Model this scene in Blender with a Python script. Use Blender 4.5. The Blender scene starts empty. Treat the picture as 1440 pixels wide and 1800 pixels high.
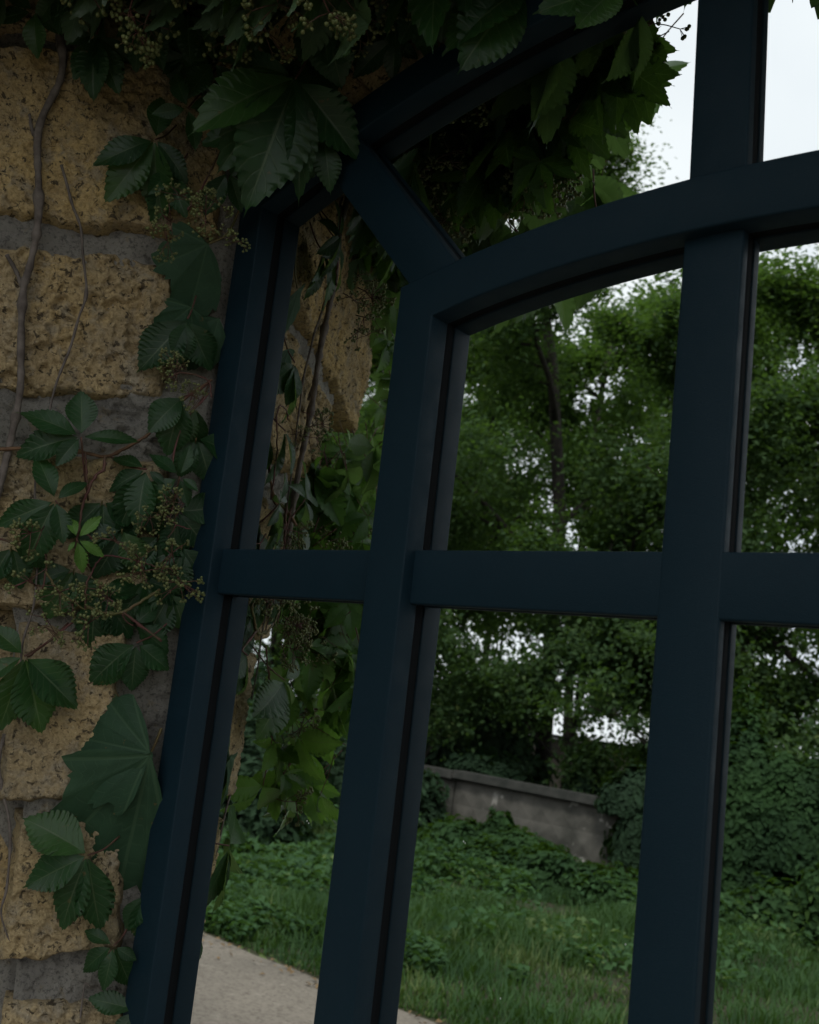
import bpy, bmesh, math, random
import numpy as np
from mathutils import Vector, Matrix
random.seed(7); rng = np.random.RandomState(11)
SC = bpy.context.scene
COL = SC.collection
rad = math.radians

# ============================================================ camera
TAU = rad(3.0)                                   # the mirror leans back a little in its opening
F_PX = 1774.3                                    # focal length in photograph pixels (1440 x 1800)
ct, st = math.cos(TAU), math.sin(TAU)
WM = Matrix(((1, 0, 0), (0, ct, st), (0, -st, ct)))
yaw, pit, rol = -0.7266, 0.1585, 0.1128
f0 = Vector((math.sin(yaw)*math.cos(pit), math.cos(yaw)*math.cos(pit), math.sin(pit)))
r0 = Vector((math.cos(yaw), -math.sin(yaw), 0)); u0 = r0.cross(f0)
cr, sr = math.cos(rol), math.sin(rol)
CR = WM @ (r0*cr + u0*sr); CU = WM @ (u0*cr - r0*sr); CF = WM @ f0
O = Vector((0, 0, 1.67761))                      # mirror origin (top of the cross bar at the centre bar)
CAM = O + WM @ Vector((.3695, -.7324, -.1161))
cd = bpy.data.cameras.new('camera'); cam = bpy.data.objects.new('camera', cd); COL.objects.link(cam)
m3 = Matrix((CR, CU, -CF)).transposed()
cam.matrix_world = Matrix.Translation(CAM) @ m3.to_4x4()
cd.sensor_fit = 'VERTICAL'; cd.sensor_height = 36; cd.sensor_width = 28.8
cd.lens = F_PX/1800*36; cd.clip_start = .02; cd.clip_end = 1500
cd.dof.use_dof = True; cd.dof.focus_distance = 1.12; cd.dof.aperture_fstop = 11
SC.camera = cam

# ============================================================ world and light
SUN_EL, SUN_AZ = rad(57), rad(25)
w = bpy.data.worlds.new('World'); SC.world = w; w.use_nodes = True
nt = w.node_tree; nt.nodes.clear()
out = nt.nodes.new('ShaderNodeOutputWorld'); bg = nt.nodes.new('ShaderNodeBackground')
sky = nt.nodes.new('ShaderNodeTexSky'); sky.sky_type = 'NISHITA'; sky.sun_disc = False
sky.sun_elevation = SUN_EL; sky.sun_rotation = SUN_AZ
tc = nt.nodes.new('ShaderNodeTexCoord'); nz = nt.nodes.new('ShaderNodeTexNoise')
nz.inputs['Scale'].default_value = 2.2; nz.inputs['Detail'].default_value = 5
rp = nt.nodes.new('ShaderNodeValToRGB')
rp.color_ramp.elements[0].position = .35; rp.color_ramp.elements[0].color = (6.9, 7.15, 7.6, 1)
rp.color_ramp.elements[1].position = .68; rp.color_ramp.elements[1].color = (8.7, 8.8, 8.9, 1)
mx = nt.nodes.new('ShaderNodeMix'); mx.data_type = 'RGBA'; mx.inputs[0].default_value = .93
nt.links.new(tc.outputs['Generated'], nz.inputs['Vector']); nt.links.new(nz.outputs['Fac'], rp.inputs['Fac'])
nt.links.new(sky.outputs[0], mx.inputs[6]); nt.links.new(rp.outputs[0], mx.inputs[7])
nt.links.new(mx.outputs[2], bg.inputs['Color']); bg.inputs['Strength'].default_value = .1
nt.links.new(bg.outputs[0], out.inputs[0])
sd = bpy.data.lights.new('sun', 'SUN'); sd.energy = 1.5; sd.angle = rad(12); sd.color = (1, .96, .9)
so = bpy.data.objects.new('sun', sd); COL.objects.link(so)
sdir = Vector((math.sin(SUN_AZ)*math.cos(SUN_EL), math.cos(SUN_AZ)*math.cos(SUN_EL), math.sin(SUN_EL)))
so.rotation_euler = sdir.to_track_quat('Z', 'Y').to_euler()
SC.view_settings.view_transform = 'Standard'; SC.view_settings.look = 'None'
SC.view_settings.gamma = 1; SC.view_settings.exposure = .68; SC.view_settings.use_curve_mapping = False
SC.render.engine = 'CYCLES'
cy = SC.cycles; cy.use_denoising = True; cy.max_bounces = 9; cy.diffuse_bounces = 4; cy.glossy_bounces = 5
cy.transparent_max_bounces = 8; cy.caustics_reflective = True

# ============================================================ helpers
def link(o, parent=None):
    COL.objects.link(o)
    if parent is not None: o.parent = parent
    return o
def tag(o, label=None, cat=None, group=None, kind=None):
    if label: o['label'] = label
    if cat: o['category'] = cat
    if group: o['group'] = group
    if kind: o['kind'] = kind
    return o
def empty(name, loc, label, cat, group=None):
    o = bpy.data.objects.new(name, None); o.location = loc; o.empty_display_size = .1
    return tag(link(o), label, cat, group)
def mesh_np(name, V, Fc, mat=None, uv=None, attr=None, smooth=False):
    me = bpy.data.meshes.new(name)
    V = np.asarray(V, np.float32)
    if isinstance(Fc, np.ndarray):
        k = Fc.shape[1]; nf = len(Fc)
        me.vertices.add(len(V)); me.vertices.foreach_set('co', V.ravel())
        me.loops.add(nf*k); me.loops.foreach_set('vertex_index', Fc.astype(np.int32).ravel())
        me.polygons.add(nf); me.polygons.foreach_set('loop_start', np.arange(0, nf*k, k, dtype=np.int32))
        me.update(calc_edges=True)
        li = Fc.ravel()
    else:
        me.from_pydata([tuple(map(float, v)) for v in V], [], Fc)
        li = np.zeros(len(me.loops), np.int32); me.loops.foreach_get('vertex_index', li)
    if uv is not None:
        l = me.uv_layers.new(name='UVMap'); l.data.foreach_set('uv', np.asarray(uv, np.float32)[li].ravel())
    if attr is not None:
        a = me.attributes.new('tint', 'FLOAT', 'POINT'); a.data.foreach_set('value', np.asarray(attr, np.float32))
    if smooth: me.polygons.foreach_set('use_smooth', np.ones(len(me.polygons), bool))
    if mat: me.materials.append(mat)
    me.validate(); return me
def obj(name, me, parent=None, loc=None):
    o = bpy.data.objects.new(name, me); link(o, parent)
    if loc is not None: o.location = loc
    return o

def _h(i, j, k, s):
    s = int(s) & 0xffff
    n = (i*374761393 + j*668265263 + k*1274126177 + s*224682251) & 0xffffffff
    n = ((n ^ (n >> 13))*1274126177) & 0xffffffff
    return ((n ^ (n >> 16)) & 0xffff)/65535.0
def vnoise(P, s=0):
    P = np.asarray(P, float); I = np.floor(P).astype(np.int64); f = P-I; f = f*f*(3-2*f); r = 0
    for dx in (0, 1):
        for dy in (0, 1):
            for dz in (0, 1):
                wt = (f[..., 0] if dx else 1-f[..., 0])*(f[..., 1] if dy else 1-f[..., 1])*(f[..., 2] if dz else 1-f[..., 2])
                r = r + wt*_h(I[..., 0]+dx, I[..., 1]+dy, I[..., 2]+dz, s)
    return r*2-1
def fbm(P, o=4, s=0, g=.5):
    r = 0; a = 1
    for i in range(o):
        r = r + a*vnoise(np.asarray(P)*2**i+i*7.3, s+i); a *= g
    return r
def sstep(a, b, x):
    t = np.clip((x-a)/(b-a), 0, 1); return t*t*(3-2*t)

# rays of the camera, straight and by way of the mirror
MN = (WM @ Vector((0, -1, 0))).normalized()
def ray(x, y): return (CF + CR*((x-720)/F_PX) - CU*((y-900)/F_PX)).normalized()
def hit(x, y, P, n):
    d = ray(x, y); return CAM + d*((P-CAM).dot(n)/d.dot(n))
def rray(x, y):
    d = ray(x, y); h = CAM + d*((O-CAM).dot(MN)/d.dot(MN)); return h, d - MN*(2*d.dot(MN))
def rhit(x, y, P, n):
    h, d = rray(x, y); return h + d*((P-h).dot(n)/d.dot(n))

# the splayed stone reveal: u runs outward from the mirror, n out of the wall, z up
TH = rad(58)
WU = Vector((-math.cos(TH), -math.sin(TH), 0)); WN = Vector((math.sin(TH), -math.cos(TH), 0))
WP = O + WM @ Vector((-.585, 0, -.1)); WP.z = 0
def wpt(u, z, n=0): return WP + WU*u + WN*n + Vector((0, 0, z))
def on_wall(x, y, h=0): return hit(x, y, WP + WN*h, WN)

# ============================================================ materials
def newmat(name):
    m = bpy.data.materials.new(name); m.use_nodes = True
    t = m.node_tree; b = t.nodes['Principled BSDF']; return m, t, b
class N:
    def __init__(s, t): s.t = t
    def __call__(s, typ, **kw):
        n = s.t.nodes.new(typ)
        for k, v in kw.items():
            if k in n.inputs.keys() if hasattr(n.inputs, 'keys') else False: s.put(n, k, v)
            else: setattr(n, k, v)
        return n
    def put(s, n, k, v):
        if isinstance(v, bpy.types.NodeSocket): s.t.links.new(v, n.inputs[k])
        else: n.inputs[k].default_value = v
    def math(s, op, a, b=0, c=None):
        n = s.t.nodes.new('ShaderNodeMath'); n.operation = op; s.put(n, 0, a); s.put(n, 1, b)
        if c is not None: s.put(n, 2, c)
        return n.outputs[0]
    def mix(s, f, a, b, blend='MIX'):
        n = s.t.nodes.new('ShaderNodeMix'); n.data_type = 'RGBA'; n.blend_type = blend
        s.put(n, 0, f); s.put(n, 6, a); s.put(n, 7, b); return n.outputs[2]
    def noise(s, vec, sc, det=4, rough=.6, dist=0):
        n = s.t.nodes.new('ShaderNodeTexNoise'); n.inputs['Scale'].default_value = sc
        n.inputs['Detail'].default_value = det; n.inputs['Roughness'].default_value = rough
        n.inputs['Distortion'].default_value = dist
        if vec is not None: s.t.links.new(vec, n.inputs['Vector'])
        return n.outputs['Fac']
    def ramp(s, f, *stops):
        n = s.t.nodes.new('ShaderNodeValToRGB'); s.t.links.new(f, n.inputs[0]); e = n.color_ramp.elements
        while len(e) < len(stops): e.new(.5)
        for el, (p, c) in zip(e, stops):
            el.position = p; el.color = (c, c, c, 1) if isinstance(c, (int, float)) else (*c, 1)
        return n.outputs[0]
    def bump(s, h, st, dist=.01, normal=None):
        n = s.t.nodes.new('ShaderNodeBump'); n.inputs['Strength'].default_value = st
        n.inputs['Distance'].default_value = dist; s.t.links.new(h, n.inputs['Height'])
        if normal is not None: s.t.links.new(normal, n.inputs['Normal'])
        return n.outputs[0]
    def pos(s): return s.t.nodes.new('ShaderNodeNewGeometry').outputs['Position']
    def attr(s, name):
        n = s.t.nodes.new('ShaderNodeAttribute'); n.attribute_name = name; return n.outputs['Fac']
    def link(s, a, b): s.t.links.new(a, b)

def stone_mat(name, c1, c2, c3, grain=1.0):
    m, t, b = newmat(name); n = N(t); p = n.pos()
    big = n.noise(p, 9, 5, .6); mid = n.noise(p, 38, 5, .65, .3); fine = n.noise(p, 260, 4, .7)
    oi = t.nodes.new('ShaderNodeObjectInfo').outputs['Random']
    c = n.mix(n.ramp(big, (.36, 0), (.62, 1)), (*c1, 1), (*c2, 1))
    c = n.mix(n.ramp(mid, (.50, 0), (.66, .75)), c, (*c3, 1))
    c = n.mix(n.math('MULTIPLY', oi, .35), c, (*c3, 1))
    c = n.mix(n.ramp(fine, (.36, .6), (.55, 0)), c, (.16, .115, .06, 1))
    c = n.mix(n.ramp(n.noise(p, 120, 3, .6, .6), (.36, .9), (.43, 0)), c, (.05, .04, .028, 1))
    c = n.mix(n.ramp(n.noise(p, 5, 6, .7, .5), (.52, 0), (.68, .55)), c, (.17, .145, .10, 1))
    c = n.mix(n.ramp(n.noise(p, 420, 3, .6), (.60, 0), (.72, .5)), c, (.66, .54, .33, 1))
    n.link(c, b.inputs['Base Color']); b.inputs['Roughness'].default_value = .95
    b.inputs['Specular IOR Level'].default_value = .15
    v = t.nodes.new('ShaderNodeTexVoronoi'); v.inputs['Scale'].default_value = 150; n.link(p, v.inputs['Vector'])
    pit_ = n.ramp(v.outputs['Distance'], (.1, 0), (.42, 1))
    h = n.math('ADD', n.math('MULTIPLY', fine, .9), n.math('MULTIPLY', pit_, .35*grain))
    n.link(n.bump(h, .9, .0045), b.inputs['Normal']); return m
M_STONE = stone_mat('yellow_limestone', (.56, .405, .175), (.36, .275, .15), (.30, .27, .21))
M_MORTAR, t, b = newmat('grey_mortar'); n = N(t); p = n.pos()
c = n.mix(n.ramp(n.noise(p, 14, 5), (.35, 0), (.65, 1)), (.43, .405, .35, 1), (.29, .275, .245, 1))
c = n.mix(n.ramp(n.noise(p, 33, 5), (.60, 0), (.70, .6)), c, (.36, .27, .13, 1))
c = n.mix(n.ramp(n.noise(p, 210, 5, .75), (.38, .7), (.5, 0)), c, (.085, .082, .075, 1))
c = n.mix(n.ramp(n.noise(p, 150, 4, .7), (.60, 0), (.66, .6)), c, (.45, .42, .37, 1))
n.link(c, b.inputs['Base Color']); b.inputs['Roughness'].default_value = .95; b.inputs['Specular IOR Level'].default_value = .15
n.link(n.bump(n.noise(p, 120, 8, .8), 1.0, .010), b.inputs['Normal'])

M_FRAME, t, b = newmat('navy_powder_coat'); n = N(t); p = n.pos()
b.inputs['Specular IOR Level'].default_value = .16
v = n.noise(p, 1500, 2, .5); n.link(n.bump(v, .5, .0006), b.inputs['Normal'])
n.link(n.mix(n.noise(p, 12, 4), (.0036, .0155, .0240, 1), (.0050, .0190, .0290, 1)), b.inputs['Base Color'])
src = b.inputs['Base Color'].links[0].from_socket
n.link(n.mix(n.ramp(n.noise(p, 1300, 2, .6), (.52, 0), (.72, .5)), src, (.016, .030, .040, 1)), b.inputs['Base Color'])
n.link(n.ramp(n.noise(p, 40, 4), (.3, .48), (.7, .62)), b.inputs['Roughness'])
M_BLACK, t, b = newmat('black_fill'); b.inputs['Base Color'].default_value = (.004, .005, .006, 1); b.inputs['Roughness'].default_value = .8
b.inputs['Specular IOR Level'].default_value = .1
M_MIRROR, t, b = newmat('mirror_silver'); b.inputs['Metallic'].default_value = 1; b.inputs['Roughness'].default_value = 0
b.inputs['Base Color'].default_value = (.73, .765, .76, 1)

def leaf_mat(name, c1, c2, c3, vein=(.10, .15, .07), trans=.35, rough=.42, veins=True, tint=False, spec=.35):
    m, t, b = newmat(name); n = N(t)
    geo = t.nodes.new('ShaderNodeNewGeometry'); p = geo.outputs['Position']
    oi = n.attr('tint') if tint else t.nodes.new('ShaderNodeObjectInfo').outputs['Random']
    c = n.ramp(oi, (0, c1), (.55, c2), (.88, c2), (1, c3))
    c = n.mix(n.ramp(n.noise(p, 45 if veins else 3, 4), (.35, 0), (.7, .5)), c, (*[x*.6 for x in c1], 1))
    if veins:
        uv = t.nodes.new('ShaderNodeUVMap'); sx = t.nodes.new('ShaderNodeSeparateXYZ'); n.link(uv.outputs[0], sx.inputs[0])
        a = n.math('ABSOLUTE', n.math('SUBTRACT', sx.outputs[0], .5)); a2 = n.math('MULTIPLY', a, 2)
        mid = n.math('LESS_THAN', a2, .035)
        q = n.math('FRACT', n.math('MULTIPLY', n.math('SUBTRACT', sx.outputs[1], n.math('MULTIPLY', a2, .22)), 8.0))
        q = n.math('ABSOLUTE', n.math('SUBTRACT', q, .5))
        lat = n.math('MULTIPLY', n.ramp(q, (0, 1), (.09, 0)), .6)
        vv = n.math('MAXIMUM', mid, lat)
        c = n.mix(n.math('MULTIPLY', vv, .8), c, (*vein, 1))
        c = n.mix(n.ramp(n.noise(p, 75, 3, .7), (.68, 0), (.72, .8)), c, (.12, .085, .03, 1))
        net = n.noise(p, 320, 2)
        h = n.math('ADD', n.math('MULTIPLY', vv, -.5), n.math('MULTIPLY', net, .35))
        n.link(n.bump(h, .55, .0012), b.inputs['Normal'])
    back = geo.outputs['Backfacing']
    c = n.mix(back, c, n.mix(.45 if veins else .12, c, (.14, .19, .13, 1)))
    n.link(c, b.inputs['Base Color']); b.inputs['Roughness'].default_value = rough
    b.inputs['Specular IOR Level'].default_value = spec
    tr = t.nodes.new('ShaderNodeBsdfTranslucent')
    n.link(n.mix(.5, c, (.16, .30, .02, 1)), tr.inputs['Color'])
    ms = t.nodes.new('ShaderNodeMixShader'); ms.inputs[0].default_value = trans
    n.link(b.outputs[0], ms.inputs[1]); n.link(tr.outputs[0], ms.inputs[2])
    n.link(ms.outputs[0], t.nodes['Material Output'].inputs[0]); return m
M_LEAF = leaf_mat('creeper_leaf', (.012, .050, .018), (.022, .076, .024), (.050, .125, .028), trans=.42, spec=.45, rough=.38)
M_LEAFB = leaf_mat('creeper_leaf_sunlit', (.045, .12, .03), (.075, .18, .045), (.13, .25, .055), trans=.55, spec=.3)  # same creeper leaf, with its sunlit brightness put into the colour
M_YOUNG = leaf_mat('young_leaf', (.09, .20, .035), (.11, .24, .04), (.12, .26, .05), vein=(.16, .28, .07))
M_GRAPE = leaf_mat('grape_leaf', (.022, .060, .030), (.028, .070, .034), (.04, .08, .04), vein=(.045, .09, .045), rough=.65, trans=.2, spec=.25)
M_TREE = leaf_mat('tree_foliage', (.030, .068, .026), (.074, .130, .042), (.19, .235, .075), veins=False, tint=True, trans=.45, rough=.7, spec=.08)
M_IVY = leaf_mat('ivy_foliage', (.010, .038, .010), (.024, .066, .014), (.06, .12, .02), veins=False, tint=True, trans=.3, rough=.7, spec=.08)
M_WEED = leaf_mat('weed_foliage', (.024, .070, .028), (.06, .135, .045), (.18, .24, .08), veins=False, tint=True, trans=.35, rough=.7, spec=.1)
M_GRASS = leaf_mat('grass_blade', (.030, .080, .028), (.065, .135, .042), (.17, .22, .08), veins=False, tint=True, trans=.35, rough=.7, spec=.1)
M_IVYD = leaf_mat('dark_shaded_ivy', (.006, .022, .009), (.012, .036, .013), (.03, .07, .02), veins=False, tint=True, trans=.2, rough=.7, spec=.08)  # dark-leaved ivy, with the shade on it also put into the colour
def plain(name, c, rough=.8, c2=None, sc=30, bump=0, spec=.3):
    m, t, b = newmat(name); n = N(t); p = n.pos()
    b.inputs['Roughness'].default_value = rough; b.inputs['Specular IOR Level'].default_value = spec
    if c2: n.link(n.mix(n.ramp(n.noise(p, sc, 5), (.35, 0), (.65, 1)), (*c, 1), (*c2, 1)), b.inputs['Base Color'])
    else: b.inputs['Base Color'].default_value = (*c, 1)
    if bump: n.link(n.bump(n.noise(p, sc*3, 5), .7, bump), b.inputs['Normal'])
    return m
M_WOOD = plain('vine_bark', (.17, .145, .125), .9, (.085, .07, .06), 60, .002)
M_BROWN = plain('brown_cane', (.16, .09, .045), .7, (.09, .05, .03), 70, .001)
M_RED = plain('red_stalk', (.11, .036, .036), .6, (.075, .055, .028), 50)
M_GREENST = plain('green_stalk', (.09, .10, .03), .5, (.13, .09, .04), 50)
M_BERRY = plain('berry_green', (.14, .15, .05), .4, (.09, .115, .04), 120)
M_BARK = plain('tree_bark', (.045, .038, .03), .95, (.02, .018, .015), 12, .02)
M_SOIL = plain('soil', (.035, .040, .018), .95, (.05, .042, .028), 3, .02)
M_CONC = plain('fence_concrete', (.13, .12, .105), .95, (.045, .045, .038), 2.2, .008)
M_COPE = plain('coping_concrete', (.06, .058, .052), .95, (.03, .032, .028), 6, .008)
M_PLAST = plain('pale_plaster', (.55, .46, .41), .95, (.40, .33, .30), 2.5, .005)
M_ROOF = plain('tin_roof', (.07, .06, .055), .7, (.045, .04, .04), 3)
M_DUST = plain('dried_drop', (.75, .75, .72), .6)
# concrete with paint flakes left on it
t = M_CONC.node_tree; n = N(t); b = t.nodes['Principled BSDF']; src = b.inputs['Base Color'].links[0].from_socket
n.link(n.mix(n.ramp(n.noise(n.pos(), 2.6, 6, .65), (.60, 0), (.63, .8)), src, (.33, .31, .28, 1)), b.inputs['Base Color'])
M_ROAD, t, b = newmat('dusty_road'); n = N(t); p = n.pos()
c = n.mix(n.ramp(n.noise(p, 1.3, 6, .6, .4), (.35, 0), (.65, 1)), (.235, .205, .17, 1), (.175, .155, .13, 1))
c = n.mix(n.ramp(n.noise(p, 45, 5, .75), (.38, .8), (.52, 0)), c, (.115, .098, .08, 1))
c = n.mix(n.ramp(n.noise(p, 9, 4, .7), (.58, 0), (.7, .45)), c, (.36, .32, .27, 1))
n.link(c, b.inputs['Base Color']); b.inputs['Roughness'].default_value = .95; b.inputs['Specular IOR Level'].default_value = .1
n.link(n.bump(n.noise(p, 60, 5, .7), .5, .01), b.inputs['Normal'])

# ============================================================ ground and road
def sheet(name, x0, x1, y0, y1, nx, ny, zf, mat, kind='structure'):
    X, Y = np.meshgrid(np.linspace(x0, x1, nx), np.linspace(y0, y1, ny)); Z = zf(X, Y)
    V = np.stack([X, Y, Z], -1).reshape(-1, 3)
    i = np.arange(nx*ny).reshape(ny, nx); Q = np.stack([i[:-1, :-1], i[:-1, 1:], i[1:, 1:], i[1:, :-1]], -1).reshape(-1, 4)
    return tag(obj(name, mesh_np(name, V, Q, mat, smooth=True)), kind=kind)
def gz(X, Y): return .03*fbm(np.stack([X*.5, Y*.5, X*0], -1), 3, 5)
ROAD_Y = -3.78
def zg(X, Y):
    far = sstep(40, 80, np.abs(X)+np.abs(Y)); e = sstep(ROAD_Y+.15, ROAD_Y-.35, Y)
    return (gz(X, Y)*.6*e + .05*e)*(1-far) - .03*(1-e)
g1 = sheet('ground', -600, 600, -700, 500, 3, 3, lambda X, Y: X*0-.12, M_SOIL)
sheet('verge', -60, 60, -60, ROAD_Y+.12, 260, 200, lambda X, Y: zg(X, Y) - .06*sstep(50, 60, np.abs(X)) - .06*sstep(-50, -60, Y), M_SOIL)
def road_edge(X): return ROAD_Y + .09*fbm(np.stack([X*1.3, X*0, X*0], -1), 4, 9)
nx = 400; X = np.linspace(-60, 60, nx); Yb = road_edge(X)
V = []; T = np.linspace(0, 1, 12)
for tt in T: V.append(np.stack([X, Yb*(1-tt)+0.35*tt, .012*vnoise(np.stack([X*.9, X*0+tt*5, X*0], -1))+.005], -1))
V = np.concatenate(V); i = np.arange(nx*12).reshape(12, nx)
tag(obj('road', mesh_np('road', V, np.stack([i[:-1, :-1], i[:-1, 1:], i[1:, 1:], i[1:, :-1]], -1).reshape(-1, 4), M_ROAD, smooth=True)), kind='structure')

# ============================================================ the mirror
mirror = empty('arched_wall_mirror', O, 'tall arched mirror with navy metal window frame set in the stone wall', 'mirror')
mirror.rotation_euler = (-TAU, 0, 0)
ZB = -1.5
FA, FB, FG = .0315, .0172, .0052
def rrect(w0, w1, y0, y1, r=.0022):
    pts = []
    for cx, cy_, a0 in ((w1-r, y1-r, 0), (w0+r, y1-r, 90), (w0+r, y0+r, 180), (w1-r, y0+r, 270)):
        for k in range(4):
            a = rad(a0+k*30); pts.append((cx+r*math.cos(a), cy_+r*math.sin(a)))
    return pts
def sweep(path, prof, closed=False):
    """path: (x, z) points; prof: (w, y) where w is to the left of the travel direction"""
    P = [np.array(p, float) for p in path]; n_ = len(P); V = []; k = len(prof)
    for i in range(n_):
        a = P[i]-P[i-1] if (i > 0 or closed) else P[1]-P[0]
        c_ = P[(i+1) % n_]-P[i] if (i < n_-1 or closed) else P[-1]-P[-2]
        a = a/np.hypot(*a); c_ = c_/np.hypot(*c_)
        na, nc = np.array([-a[1], a[0]]), np.array([-c_[1], c_[0]]); m_ = na+nc; m_ = m_/(m_@na)
        for (w_, y_) in prof:
            q = P[i]+m_*w_; V.append((q[0], y_, q[1]))
    Fc = []
    for i in range(n_ if closed else n_-1):
        j = (i+1) % n_
        for q in range(k):
            r_ = (q+1) % k; Fc.append((i*k+q, i*k+r_, j*k+r_, j*k+q))
    if not closed: Fc += [tuple(range(k))[::-1], tuple((n_-1)*k+q for q in range(k))]
    return V, Fc
def fixn(me):
    bm = bmesh.new(); bm.from_mesh(me); bmesh.ops.recalc_face_normals(bm, faces=bm.faces[:]); bm.to_mesh(me); bm.free()
    me.polygons.foreach_set('use_smooth', np.ones(len(me.polygons), bool)); me.set_sharp_from_angle(angle=rad(35))
def bar(name, path, w0, w1, y0, closed=False, parent=None):
    V, Fc = sweep(path, rrect(w0, w1, y0, -FG), closed)
    me = mesh_np(name, V, Fc, M_FRAME); fixn(me); o = obj(name, me, parent or mirror)
    V, Fc = sweep(path, [(w1-.0012, .006), (w0+.0012, .006), (w0+.0012, -FG-.001), (w1-.0012, -FG-.001)], closed)
    me = mesh_np('gap_fill', V, Fc, M_BLACK); fixn(me); obj('gap_fill', me, o)  # black strip added behind the bar so the gap stays dark
    return o
CX = .025
def arc(R, apex, half, nn=40):
    zc = apex-R
    return [(CX+x, zc+math.sqrt(R*R-x*x)) for x in [half]+list(np.linspace(half-.07, .07-half, nn))+[-half]]
# outer frame: inner edge x = -.541; arch inner edge apex .520 radius 1.5
XO = .541+CX
po = [(CX-XO, ZB), (CX+XO, ZB)] + arc(1.5, .520, XO)          # anticlockwise: left of travel is inside
bar('outer_frame', po, -.040, 0, -FA, True)
# inner arched sash: outer edge x=-.300, inner edge -.2535
XI = .300+CX
pi_ = [(CX-XI, ZB+.003), (CX+XI, ZB+.003)] + arc(1.358, .3052, XI)
bar('inner_frame', pi_, 0, .0465, -FA, True)
def zi(x, R=1.358, ap=.3052): return ap-R+math.sqrt(R*R-(x-CX)**2)
def zo(x): return .520-1.5+math.sqrt(1.5**2-(x-CX)**2)
# glazing bars
bar('upright_bar', [(CX-.0008, ZB+.02), (CX+.0002, .27)], -.0253, .0253, -FB)
bar('upright_bar', [(CX+.0005, .295), (CX-.0055, .535)], -.0247, .0247, -FB)
for z1 in (0.0, -.78):
    bar('cross_bar', [(CX-XO-.01, z1-.0255), (-.275, z1-.0255)], -.0255, .0255, -FB+.0006)
    bar('cross_bar', [(-.275, z1-.0255), (CX-.01, z1-.0255)], -.0257, .0257, -FB+.0005)
    bar('cross_bar', [(CX+.01, z1-.0255), (2*CX+.275, z1-.0255)], -.0257, .0257, -FB+.0005)
    bar('cross_bar', [(2*CX+.275, z1-.0255), (CX+XO+.01, z1-.0255)], -.0255, .0255, -FB+.0006)
for s in (1, -1):
    fx = lambda x: x if s == 1 else 2*CX-x
    bar('diagonal_bar', [(fx(-.250), .2587), (fx(-.405), .430), (fx(-.425), .452)], -.0262, .0262, -FB-.006)
# mirror panes
def pane(poly):
    m_ = len(poly); V = [(x, 0, z) for x, z in poly] + [(x, .004, z) for x, z in poly]
    Fc = [tuple(range(m_)), tuple(range(2*m_-1, m_-1, -1))] + [(q, q+m_, (q+1) % m_+m_, (q+1) % m_) for q in range(m_)]
    me = mesh_np('mirror_pane', V, Fc, M_MIRROR)
    bm = bmesh.new(); bm.from_mesh(me); bmesh.ops.recalc_face_normals(bm, faces=bm.faces[:]); bm.to_mesh(me); bm.free()
    return obj('mirror_pane', me, mirror)
e = .0012
def xs(a, b_, k=14): return np.linspace(a, b_, k)
XM = .277; ZM = -.0255
for s in (1, -1):
    fx = lambda x: x if s == 1 else 2*CX-x
    for (za, zb) in ((ZB-.02, -.8055-e), (-.8055+e, ZM-e)):
        pane([(fx(-.561), za), (fx(-XM-e), za), (fx(-XM-e), zb), (fx(-.561), zb)])
        pane([(fx(-XM+e), za), (fx(CX-e), za), (fx(CX-e), zb), (fx(-XM+e), zb)])
    # above the cross bar
    top = [(x, zi(x)-.023) for x in xs(CX-e, -XM+e)]
    pane([(fx(-XM+e), ZM+e), (fx(CX-e), ZM+e)] + [(fx(x), z) for x, z in top])
    D0, D1 = (-.277, .288), (-.420, .446)
    top = [(x, zo(x)+.02) for x in xs(D1[0]-.004, -.561, 6)]
    pane([(fx(-.561), ZM+e), (fx(-XM-e), ZM+e), (fx(D0[0]-e), D0[1]), (fx(D1[0]-e), D1[1]+.03)] + [(fx(x), z) for x, z in top][1:])
    low = [(x, zi(x)-.020) for x in xs(D0[0]+.004, CX-e)]; top = [(x, zo(x)+.02) for x in xs(CX-e, D1[0]+e)]
    pane([(fx(D0[0]+e), D0[1])] + [(fx(x), z) for x, z in low][1:] + [(fx(x), z) for x, z in top])
# backing board behind the panes
bo = [(CX-XO-.03, ZB-.03), (CX+XO+.03, ZB-.03)] + [(CX+(x-CX)*1.05, z+.035) for x, z in arc(1.5, .520, XO)]
m_ = len(bo); V = [(x, .012, z) for x, z in bo]+[(x, .03, z) for x, z in bo]
me = mesh_np('backing_board', V, [tuple(range(m_)), tuple(range(2*m_-1, m_-1, -1))]+[(q, q+m_, (q+1) % m_+m_, (q+1) % m_) for q in range(m_)], M_BLACK)
obj('backing_board', me, mirror)
# dried water drops on the glass
V = []; Fc = []
for (x, y) in [(1420, 745), (1424, 748), (1418, 742), (610, 1445), (540, 1443), (543, 1447), (818, 1482), (815, 1479), (1160, 830), (1158, 826), (1164, 935), (1165, 961), (880, 1755), (1250, 120), (950, 600), (1040, 700), (1100, 1660)]:
    h, _ = rray(x, y); q = WM.inverted() @ (h-O); b0 = len(V); r_ = .00055
    for a in range(6): V.append((q.x+r_*.7*math.cos(a*1.047), -.0003, q.z+r_*1.5*math.sin(a*1.047)))
    V.append((q.x, -.0008, q.z)); Fc += [(b0+a, b0+(a+1) % 6, b0+6) for a in range(6)]
tag(obj('water_spots', mesh_np('water_spots', V, Fc, M_DUST), mirror), kind='stuff')

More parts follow.
